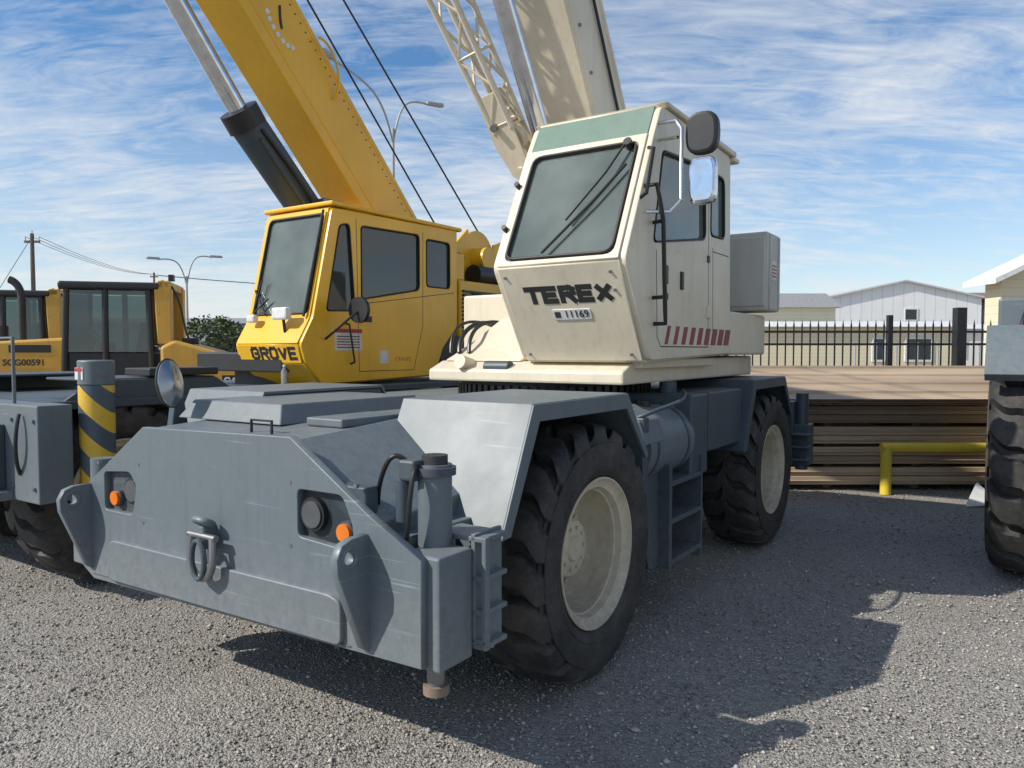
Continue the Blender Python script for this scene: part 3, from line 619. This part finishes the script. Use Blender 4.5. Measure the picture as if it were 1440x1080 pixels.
# ================================================================== BULLDOZERS
def dozer(loc,rz,sc_=1.):
    P=root('bulldozer',loc,rz,sc_)
    for y in(-.85,.85):
        pr=[(2.0,.55),(1.9,.85),(1.5,1.0),(-1.5,1.0),(-1.95,.8),(-2.05,.5),(-1.8,.12),(-1.5,.02),(1.5,.02),(1.85,.15)]
        prism('track',pr,y-.28,y+.28,DARK,P,.03)
        b=MB()
        for i in range(30):
            t=-1.5+i*.1; b.box((t,t+.05),(y-.3,y+.3),(.995,1.03)); b.box((t,t+.05),(y-.3,y+.3),(0.0,.03))
        b.obj('track_shoes',STEEL,P); 
        for i in range(7): cyl('track_roller',(-1.4+i*.45,y-.3,.2),(-1.4+i*.45,y+.3,.2),.13,DYEL,P)
    box('hull',(-1.9,2.3),(-.5,.5),(.5,1.3),DYEL,P,.03)
    prism('engine_hood',[(.75,1.2),(.75,2.02),(2.35,1.92),(2.45,1.8),(2.45,.9),(.75,.9)],-.5,.5,DYEL,P,.05)
    b=MB()
    for s_ in(-.51,.5):
        for i in range(8): b.box((1.0+i*.15,1.08+i*.15),(s_,s_+.012),(1.0,1.35))
    b.obj('hood_vents',BLK,P)
    box('hood_decal',(1.0,1.7),(.50,.508),(1.74,1.88),BLK,P,0)
    text('number_lettering','SGG00591',frame((1.45,.515,1.55),(-1,0,0),(0,0,1)),.16,BLK,P,.003)
    cyl('exhaust_stack',(1.6,.1,1.95),(1.6,.1,2.8),.07,DARK,P); tube('exhaust_tip',[(1.6,.1,2.75),(1.6,.1,2.95),(1.68,.1,3.08),(1.8,.1,3.12)],.07,DARK,P,True)
    cyl('precleaner',(2.0,-.1,1.9),(2.0,-.1,2.25),.1,BLK,P)
    prism('blade',[(2.9,.05),(2.75,.3),(2.7,.7),(2.8,1.1),(2.95,1.2),(2.86,.7),(2.9,.3),(3.0,.05)],-1.6,1.6,DYEL,P,.01)
    for y in(-1.2,1.2): cyl('push_arm',(2.8,y,.4),(0,y,.5),.09,DYEL,P)
    prism('fender_platform',[(.9,1.1),(.9,1.25),(-1.0,1.3),(-1.0,1.1)],-1.05,1.05,DYEL,P,.02)
    box('cab_lower',(-.8,.65),(-.75,.75),(1.25,1.75),BLK,P,.03)
    c=[(.7,.78),(.7,-.78),(-.8,-.78),(-.8,.78),(.0,.78),(.0,-.78)]
    for x,y in c: cyl('rops_post',(x,y,1.3),(x*.93,y*.93,2.95),.055,BLK,P)
    box('cab_roof',(-.95,.78),(-.82,.82),(2.92,3.06),BLK,P,.04)
    ext('cab_glass_side',[(.66,.765,1.75),(-.76,.765,1.75),(-.72,.73,2.9),(.62,.73,2.9)],(0,-.01,0),GLASSD,P,0)
    ext('cab_glass_side_far',[(.66,-.765,1.75),(-.76,-.765,1.75),(-.72,-.73,2.9),(.62,-.73,2.9)],(0,.01,0),GLASSD,P,0)
    ext('cab_glass_front',[(.69,-.7,1.75),(.69,.7,1.75),(.65,.68,2.9),(.65,-.68,2.9)],(-.01,0,0),GLASSD,P,0)
    ext('cab_glass_rear',[(-.79,-.7,1.75),(-.79,.7,1.75),(-.75,.68,2.9),(-.75,-.68,2.9)],(.01,0,0),GLASSD,P,0)
    seat(P,-.2,0,1.3)
    prism('fuel_tank',[(-.95,1.05),(-.95,1.85),(-1.2,1.98),(-1.9,1.78),(-2.55,1.5),(-2.55,1.05)],-.85,.85,DYEL,P,.06)
    box('tank_decal',(-2.5,-2.05),(.85,.856),(1.1,1.3),BLK,P,0); block('tank_lettering','CAT',frame((-2.27,.857,1.2),(-1,0,0),(0,0,1)),.09,.10,.028,WHITE,P)
    prism('rops_rear_frame',[(-1.15,1.9),(-1.15,3.05),(-1.0,3.12),(-.85,3.05),(-.9,1.9)],.55,.8,DYEL,P,.02); prism('rops_rear_frame_2',[(-1.15,1.9),(-1.15,3.05),(-1.0,3.12),(-.85,3.05),(-.9,1.9)],-.8,-.55,DYEL,P,.02)
    box('rear_crossbar',(-1.12,-.92),(-.8,.8),(2.95,3.1),DYEL,P,.02); box('work_light',(-1.2,-1.1),(.6,.75),(3.1,3.22),BLK,P,.01)
    tube('rear_cable',[(-1.15,.7,3.0),(-1.4,.72,2.6),(-1.3,.7,2.2),(-1.5,.7,1.9)],.02,BLK,P,True)
    box('ripper',(-2.9,-2.55),(-.5,.5),(.5,1.2),DYEL,P,.03); box('winch_light',(-1.6,-1.3),(.4,.6),(1.9,2.02),BLK,P,.02)
    return P
dozer((-7.55,14.5,0),R(180+14),.97)
dozer((-11.4,17.5,0),R(180+14))

# ================================================================== GROUND
def ground_mat():
    m,nt,b=newmat('gravel_ground'); tc=N(nt,'ShaderNodeTexCoord'); o=tc.outputs['Object']
    v=N(nt,'ShaderNodeTexVoronoi'); v.inputs['Scale'].default_value=70; nt.links.new(o,v.inputs['Vector'])
    v2=N(nt,'ShaderNodeTexVoronoi'); v2.inputs['Scale'].default_value=160; nt.links.new(o,v2.inputs['Vector'])
    big=noise(nt,o,.45,5,.6); mid=noise(nt,o,5,5,.7)
    sep=N(nt,'ShaderNodeSeparateColor'); nt.links.new(v.outputs['Color'],sep.inputs[0])
    c=mix(nt,sep.outputs[0],(.13,.124,.115),(.47,.445,.405))
    sep2=N(nt,'ShaderNodeSeparateColor'); nt.links.new(v2.outputs['Color'],sep2.inputs[0])
    c=mix(nt,.4,c,mix(nt,sep2.outputs[0],(.12,.115,.107),(.48,.455,.415)))
    c=mix(nt,maprange(nt,mid,.35,.7,0,.35),c,(.36,.335,.30)); c=mix(nt,maprange(nt,big,.42,.65,0,.4),c,(.20,.188,.17))
    nt.links.new(c,b.inputs['Base Color']); b.inputs['Roughness'].default_value=.92
    h=math_(nt,'ADD',math_(nt,'MULTIPLY',v.outputs['Distance'],-1.),math_(nt,'MULTIPLY',v2.outputs['Distance'],-.5))
    bump(nt,b,h,.9,.012); return m
GM=ground_mat()
xs=np.concatenate([[-1500,-300,-60,-20],np.linspace(-9,10,90),[20,60,300,1500]]); ys=np.concatenate([[-1500,-200,-20,-3],np.linspace(0,16,80),[25,60,300,1800]])
verts=[];faces=[]
for j,y in enumerate(ys):
    for i,x in enumerate(xs):
        z=0
        if 3<i<len(xs)-4 and 3<j<len(ys)-4:
            z=.010*mathutils.noise.noise(Vector((x*.9,y*.9,0)))+.006*mathutils.noise.noise(Vector((x*3,y*3,4)))-.004
        verts.append((x,y,z))
nx=len(xs)
for j in range(len(ys)-1):
    for i in range(nx-1): a=j*nx+i; faces.append((a,a+1,a+nx+1,a+nx))
me=bpy.data.meshes.new('ground'); me.from_pydata(verts,[],faces); me.materials.append(GM); me.polygons.foreach_set('use_smooth',[True]*len(me.polygons))
link(bpy.data.objects.new('ground',me))
n=95000
Y=1.3+ (rng.random(n)**1.5)*9.0; X=(rng.random(n)*2-1)*(Y*.80+.3)
sz=rng.lognormal(math.log(.0046),.42,n)*(1+.05*Y); sz=np.clip(sz,.002,.016); sz[:450]*=1.9
base=np.array([(1,0,0),(-1,0,0),(0,1,0),(0,-1,0),(0,0,1),(0,0,-1)],float); tri=np.array([(0,2,4),(2,1,4),(1,3,4),(3,0,4),(2,0,5),(1,2,5),(3,1,5),(0,3,5)])
ang=rng.random(n)*6.28; V=np.repeat(base[None],n,0)*(1+rng.uniform(-.35,.35,(n,6,3))) ; V=V*np.stack([np.ones(n),rng.uniform(.6,1.1,n),rng.uniform(.45,.8,n)],1)[:,None,:]
V=V+rng.uniform(-.25,.25,(n,6,3))
ca,sa=np.cos(ang)[:,None],np.sin(ang)[:,None]; vx=V[:,:,0]*ca-V[:,:,1]*sa; vy=V[:,:,0]*sa+V[:,:,1]*ca
P3=np.stack([vx*sz[:,None]+X[:,None],vy*sz[:,None]+Y[:,None],V[:,:,2]*sz[:,None]+.001],2).reshape(-1,3)
Fc=(tri[None]+np.arange(n)[:,None,None]*6).reshape(-1,3)
me=bpy.data.meshes.new('gravel'); me.vertices.add(len(P3)); me.vertices.foreach_set('co',P3.ravel()); me.loops.add(Fc.size); me.loops.foreach_set('vertex_index',Fc.ravel().astype(np.int32))
me.polygons.add(len(Fc)); me.polygons.foreach_set('loop_start',np.arange(0,Fc.size,3,dtype=np.int32)); me.update(calc_edges=True); me.validate()
m,nt,b=newmat('gravel_stone'); ge=N(nt,'ShaderNodeNewGeometry'); c=mix(nt,ge.outputs['Random Per Island'],(.14,.133,.123),(.50,.475,.435)); nt.links.new(c,b.inputs['Base Color']); b.inputs['Roughness'].default_value=.9
me.materials.append(m); link(bpy.data.objects.new('gravel',me))
m,nt,b=newmat('dry_grass_field'); tc=N(nt,'ShaderNodeTexCoord'); f=noise(nt,tc.outputs['Object'],.35,6,.7); g=noise(nt,tc.outputs['Object'],6,5,.7)
c=mix(nt,maprange(nt,f,.35,.65),(.32,.24,.15),(.20,.16,.10)); c=mix(nt,maprange(nt,g,.4,.7,0,.5),c,(.38,.31,.20)); nt.links.new(c,b.inputs['Base Color']); b.inputs['Roughness'].default_value=1
mobj('dry_field',[(1.5,12.6,.03),(200,12.6,.03),(200,110,.03),(1.5,110,.03)],[(0,1,2,3)],m)

# ================================================================== FENCE, STACK, BARRIER
b=MB(); y=11.6
for i in range(110):
    x=.8+i*.125; b.box((x-.009,x+.009),(y-.009,y+.009),(.08,2.08)); b.cyl((x,y,2.08),(x,y,2.2),.017,4,.001)
for z in(.2,1.80,1.99): b.box((.7,14.6),(y-.02,y+.02),(z,z+.035))
for i in range(6): x=.76+i*2.5; b.box((x-.035,x+.035),(y-.04,y+.04),(0,2.26))
b.box((6.62,6.76),(y-.3,y-.16),(0,2.36))
b.obj('iron_fence',BLK)
def sheetmat():
    m,nt,b=newmat('painted_sheet_metal'); tc=N(nt,'ShaderNodeTexCoord'); o=tc.outputs['Object']
    f=noise(nt,scaled(nt,o,(.15,.15,7)),1.,2,.5); g=noise(nt,scaled(nt,o,(1.0,1.0,12)),1.5,4,.6)
    c=mix(nt,maprange(nt,f,.38,.62),(.30,.225,.155),(.50,.39,.27)); c=mix(nt,maprange(nt,g,.5,.75,0,.4),c,(.22,.17,.12))
    nt.links.new(c,b.inputs['Base Color']); b.inputs['Roughness'].default_value=.42; return m
SH=sheetmat()
S=root('sheet_metal_stack')
b=MB(); zz=.07
for k in range(4):
    for j in range(2):
        t=.10; o_=random.uniform(-.03,.03); xo=random.uniform(-.12,.12)
        b.box((2.5+xo,6.35+xo),(9.3+o_+.03*k,10.4),(zz,zz+t)); b.box((2.48+xo,6.36+xo),(9.285+o_+.03*k,9.33),(zz+.04,zz+.055)); zz+=t+.008
    zz+=.034
b.obj('lower_bundles',SH,S,.006)
b=MB()
for k in range(5):
    z=.02+k*.25
    for x in(2.8,3.9,5.0,6.1): b.box((x,x+.09),(9.45,10.35),(z-.02,z+.05))
b.obj('timber_spacers',simple('timber',(.25,.18,.11),.8),S)
M=Matrix.Translation((0,9.2,zz+.0))@Matrix.Rotation(R(19),4,'X')
for j in range(4):
    v=[];f=[];pr=[];yv=0
    while yv<1.0:
        pr+= [(yv,0),(yv+.19,0),(yv+.205,.022),(yv+.24,.022),(yv+.255,0)]; yv+=.29
    for x in(2.35+random.uniform(-.2,.2),6.4+random.uniform(-.1,.1)):
        for a_,c_ in pr: v.append(M@Vector((x,a_-j*.02,c_+j*.03)))
    L=len(pr); f=[(i,i+1,i+1+L,i+L) for i in range(L-1)]
    o=mobj('ribbed_sheet_%d'%(j+1),v,f,SH,S); sm=o.modifiers.new('s','SOLIDIFY'); sm.thickness=.006
box('stack_support',(2.6,6.2),(9.9,10.2),(zz-.03,zz+.15),simple('timber_dark',(.08,.06,.045),.9),S)
YB=root('yellow_pipe_barrier')
YP=paint('yellow_pipe',(.78,.58,.02),.45,.2)
cyl('post',(4.47,9.02,0),(4.47,9.02,.58),.062,YP,YB); cyl('rail',(4.41,9.02,.565),(7.6,8.9,.565),.058,YP,YB); cyl('post_2',(7.6,8.9,0),(7.6,8.9,.60),.062,YP,YB)
PL=root('steel_outrigger_pad'); ext('pad_plate',[(4.95,8.2,.02),(5.35,8.25,.03),(5.25,8.5,.22)],(0,.015,.02),WHITE,PL,.003)

# ================================================================== BUILDINGS
def siding(name,c,sc_=1.,horizontal=False):
    m,nt,b=newmat(name); tc=N(nt,'ShaderNodeTexCoord'); o=tc.outputs['Object']; sx=N(nt,'ShaderNodeSeparateXYZ'); nt.links.new(o,sx.inputs[0])
    w=math_(nt,'FRACT',math_(nt,'MULTIPLY',sx.outputs[2] if horizontal else math_(nt,'ADD',sx.outputs[0],sx.outputs[1]),sc_))
    g=maprange(nt,w,0,.12,.72,1.)
    n_=mix(nt,maprange(nt,noise(nt,o,.8,4),.35,.7,0,.35),c,tuple(x*.8 for x in c))
    mm=N(nt,'ShaderNodeMix',data_type='RGBA',blend_type='MULTIPLY'); mm.inputs[0].default_value=1; nt.links.new(n_,mm.inputs[6])
    cb=N(nt,'ShaderNodeCombineColor'); [nt.links.new(g,cb.inputs[i]) for i in range(3)]; nt.links.new(cb.outputs[0],mm.inputs[7])
    nt.links.new(mm.outputs[2],b.inputs['Base Color']); b.inputs['Roughness'].default_value=.6; return m
WIN=simple('window_dark',(.03,.04,.05),.1)
def building(name,x0,x1,y0,y1,h,rh,wallm,roofm,ridge='x',wins=[],ov=.3):
    B=root(name)
    box('walls',(x0,x1),(y0,y1),(0,h),wallm,B,0)
    if ridge=='x':
        ym=(y0+y1)/2; ext('roof',[(x0-ov,y0-ov,h),(x0-ov,y1+ov,h),(x0-ov,ym,h+rh)],(x1-x0+2*ov,0,0),roofm,B,0)
    else:
        xm=(x0+x1)/2; ext('gable',[(x0,y0+.01,h),(x1,y0+.01,h),(xm,y0+.01,h+rh)],(0,y1-y0-.02,0),wallm,B,0)
        for s_ in(-1,1):
            xe=x0-ov if s_<0 else x1+ov; ze=h-rh*ov/((x1-x0)/2)
            ext('roof_slope',[(xe,y0-ov,ze),(xm,y0-ov,h+rh),(xm,y0-ov,h+rh+.12),(xe,y0-ov,ze+.12)],(0,y1-y0+2*ov,0),roofm,B,0)
    for i,(a,c,z0,z1) in enumerate(wins):
        box('window_%d'%(i+1),(a,c),(y0-.03,y0-.0),(z0,z1),WIN,B,0); 
        for (p,q,r_,s_) in((a-.08,c+.08,z1,z1+.1),(a-.08,c+.08,z0-.1,z0),(a-.08,a,z0,z1),(c,c+.08,z0,z1)): box('window_trim',(p,q),(y0-.06,y0),(r_,s_),WHITE,B,0)
    return B
WMET=siding('white_metal_siding',(.80,.81,.82),1.2); CSID=siding('cream_siding',(.70,.645,.47),5.,True); GROOF=simple('grey_roof',(.3,.3,.31),.7); BROOF=simple('brown_roof',(.25,.17,.12),.8)
building('metal_warehouse',24.8,37.0,60,80,5.9,1.3,WMET,simple('white_roof',(.6,.62,.64),.5),'y',[(31.0,31.9,4.2,5.0)])
building('metal_warehouse',37.6,60,58,90,5.6,1.8,siding('grey_metal_siding',(.45,.5,.56),1.),BROOF,'x',[])
building('cream_building',12.0,17.0,40,44,4.0,.9,CSID,GROOF,'x',[(13.0,13.8,1.4,2.8),(15.2,16.0,1.4,2.8)])
building('cream_building',10.2,21.5,37,39,2.9,.3,CSID,WHITE,'x',[(17.6,18.1,1.3,2.3),(19.2,20.4,1.3,2.3)])
building('office_trailer',23.0,34.0,47,52,3.1,.35,siding('trailer_white',(.78,.78,.75),1.6),WHITE,'x',[(24.5,25.5,1.4,2.4),(27.0,28,1.4,2.4),(29.5,30.4,1.4,2.4),(31.5,32.4,0.2,2.3)])
building('cream_house',11.55,19.5,18,18.6,3.45,1.9,CSID,WHITE,'y',[(12.4,13.1,1.6,2.8)],.35)
building('low_warehouse',-60,-20,95,120,5.2,1.2,siding('blue_grey_siding',(.3,.35,.4),.8),GROOF,'x',[])
b=MB()
for i in range(46): b.box((14+i*.9,14.06+i*.9),(33.0,33.06),(0,2.1))
b.box((14,56),(33.01,33.05),(2.0,2.05)); b.box((14,56),(33.01,33.05),(.1,.15)); b.obj('chain_link_fence',GALV)

# ================================================================== LAMPS, POLES
def lamp(loc,ends,ht,r=.09):
    P=root('street_lamp',(loc[0],loc[1],0))
    cyl('pole',(0,0,0),(0,0,ht),r*1.4,GALV,P,16,r*.8)
    for e in ends:
        e=Vector(e)-Vector((loc[0],loc[1],0)); tube('arm',[(0,0,ht-.8),(e.x*.15,e.y*.15,ht+(e.z-ht)*.75),(e.x*.5,e.y*.5,e.z+.15),(e.x*.85,e.y*.85,e.z+.06),tuple(e)],r*.6,GALV,P,True)
        d=Vector((e.x,e.y,0)).normalized(); c=e+d*.35
        M=frame((c.x,c.y,c.z),d,(-d.y,d.x,0)); v=[M@Vector(q) for q in [(-.5,-.14,0),(.35,-.2,0),(.5,0,0),(.35,.2,0),(-.5,.14,0)]]
        ext('lamp_head',v,(0,0,.17),GALV,P,.03)
lamp((-6.19,40),[(-8.0,34.0,14.6),(-4.4,41,14.8)],13.3)
lamp((-25.6,60),[(-27.4,59,8.8),(-24.0,61,9.2)],7.6)
WOOD=simple('weathered_wood',(.16,.13,.10),.9)
def pole(x,y,h):
    P=root('utility_pole',(x,y,0)); cyl('pole',(0,0,0),(0,0,h),.17,WOOD,P,12,.12); box('crossarm',(-.5,.5),(-.07,.07),(h-.6,h-.45),WOOD,P,.01)
    for q in(-.45,0,.45): cyl('insulator',(q,0,h-.45 if q else h),(q,0,h-.25 if q else h+.2),.05,WHITE,P,8)
pole(-31.4,50,9.4); pole(-46,98,11.8)
W=root('power_lines')
def wire(a,b_,sag):
    a=Vector(a);b_=Vector(b_); tube('wire',[tuple(a.lerp(b_,t/12)-Vector((0,0,sag*4*(t/12)*(1-t/12)))) for t in range(13)],.018,BLK,W)
for q in(-.45,0,.45): wire((-31.4+q,50,9.2),(-46+q,98,11.6),.6); wire((-46+q,98,11.5),(30+q,105,11.0),1.6)
wire((-31.4,50,9.2),(-36,48,0),0)

# ================================================================== TREES
def leafmat(name,a,b_):
    m,nt,b=newmat(name); ge=N(nt,'ShaderNodeNewGeometry'); nt.links.new(mix(nt,ge.outputs['Random Per Island'],a,b_),b.inputs['Base Color']); b.inputs['Roughness'].default_value=.8; return m
LM=leafmat('foliage',(.035,.055,.02),(.10,.125,.05))
def leaves(centers,rad,n,size):
    v=[];f=[]
    for c,rr in zip(centers,rad):
        for _ in range(n):
            d=Vector((random.gauss(0,1),random.gauss(0,1),random.gauss(0,1))).normalized()*rr*random.random()**.35; d.z*=.8
            p=Vector(c)+d; a=Vector((random.gauss(0,1),random.gauss(0,1),random.gauss(0,1))).normalized(); e=a.orthogonal().normalized(); s_=size*random.uniform(.5,1.3)
            k=len(v); v+= [p+a*s_,p+e*s_*.6,p-a*s_,p-e*s_*.6]; f.append((k,k+1,k+2,k+3))
    return v,f
def tree(x,y,h,w,nm='tree'):
    P=root(nm,(x,y,0)); cyl('trunk',(0,0,0),(.1,0,h*.6),h*.045,WOOD,P,10,h*.02)
    cs=[];rs=[]
    for i in range(16):
        t=random.uniform(0,6.28); q=w*.5*random.random()**.6; c=(q*math.cos(t),q*math.sin(t),h*random.uniform(.35,.9)); cs.append(c); rs.append(w*random.uniform(.14,.26))
        cyl('limb_%d'%(i+1),(.05,0,h*.3),c,h*.015,WOOD,P,6,h*.004)
    v,f=leaves(cs,rs,170,h*.035)
    me=bpy.data.meshes.new('crown'); me.from_pydata([tuple(q) for q in v],[],f); me.materials.append(LM); link(bpy.data.objects.new('crown',me),P)
tree(-16.6,45,3.7,4.2); tree(-19.6,52,3.4,3.5); tree(25.8,66,5.9,3.6)
cs=[];rs=[]
for i in range(150):
    x=-190+i*2.7+random.uniform(-1,1); cs.append((x,150+random.uniform(-8,8),random.uniform(1.5,4.))); rs.append(random.uniform(2.,3.6))
v,f=leaves(cs,rs,90,.6); me=bpy.data.meshes.new('distant_trees'); me.from_pydata([tuple(q) for q in v],[],f); me.materials.append(LM); link(bpy.data.objects.new('distant_trees',me))

# ================================================================== SKY + SUN
S_=Vector((-.953*math.cos(R(38)),-.303*math.cos(R(38)),math.sin(R(38)))).normalized()
w=bpy.data.worlds.new('World'); sc.world=w; w.use_nodes=True; nt=w.node_tree; bg=nt.nodes['Background']; bg.inputs[1].default_value=.11
try:
    w.cycles.sampling_method='MANUAL'; w.cycles.sample_map_resolution=256
except Exception: pass
sky=N(nt,'ShaderNodeTexSky',sky_type='NISHITA'); sky.sun_disc=False; sky.sun_elevation=R(38); sky.sun_rotation=math.atan2(-.953,-.303)%(2*math.pi); sky.altitude=0; sky.dust_density=.3; sky.ozone_density=3.
hs=N(nt,'ShaderNodeHueSaturation'); hs.inputs['Saturation'].default_value=1.2; hs.inputs['Value'].default_value=1.3; nt.links.new(sky.outputs[0],hs.inputs['Color'])
tc=N(nt,'ShaderNodeTexCoord'); sx=N(nt,'ShaderNodeSeparateXYZ'); nt.links.new(tc.outputs['Generated'],sx.inputs[0])
z=math_(nt,'ADD',math_(nt,'MAXIMUM',sx.outputs[2],0.),.20); u=math_(nt,'DIVIDE',sx.outputs[0],z); v_=math_(nt,'DIVIDE',sx.outputs[1],z)
cb=N(nt,'ShaderNodeCombineXYZ'); nt.links.new(u,cb.inputs[0]); nt.links.new(v_,cb.inputs[1])
mp=N(nt,'ShaderNodeMapping'); mp.inputs['Rotation'].default_value=(0,0,R(40)); mp.inputs['Scale'].default_value=(.9,1.8,1); nt.links.new(cb.outputs[0],mp.inputs[0])
n1=noise(nt,mp.outputs[0],1.3,8,.62,1.3); n2=noise(nt,cb.outputs[0],.6,2,.5,.3)
mp2=N(nt,'ShaderNodeMapping'); mp2.inputs['Rotation'].default_value=(0,0,R(-35)); mp2.inputs['Scale'].default_value=(1.7,5.5,1); nt.links.new(cb.outputs[0],mp2.inputs[0]); n3=noise(nt,mp2.outputs[0],1.8,7,.64,1.8)
cov=math_(nt,'ADD',math_(nt,'MULTIPLY',n1,.5),math_(nt,'ADD',math_(nt,'MULTIPLY',n2,.55),math_(nt,'MULTIPLY',n3,.34)))
mask=maprange(nt,cov,.61,.87,0,.92)
hor=maprange(nt,sx.outputs[2],0.,.34,.50,0.)
mask=math_(nt,'MINIMUM',math_(nt,'ADD',mask,hor),.93)
c=mix(nt,mask,hs.outputs[0],(7.3,7.6,7.9)); nt.links.new(c,bg.inputs[0])
sl=bpy.data.lights.new('sun','SUN'); sl.energy=5.; sl.angle=R(.53); sl.color=(1,.94,.84); so=bpy.data.objects.new('sun',sl); link(so); so.rotation_euler=S_.to_track_quat('Z','Y').to_euler(); so.location=(-20,-6,20)

cam=bpy.data.cameras.new('camera'); co=bpy.data.objects.new('camera',cam); link(co); cam.sensor_width=36; cam.lens=36*1067/1440; cam.clip_end=4000; cam.clip_start=.05
co.location=(0,0,1.71); co.rotation_euler=(R(90)-math.atan(46/1067),0,0); sc.camera=co
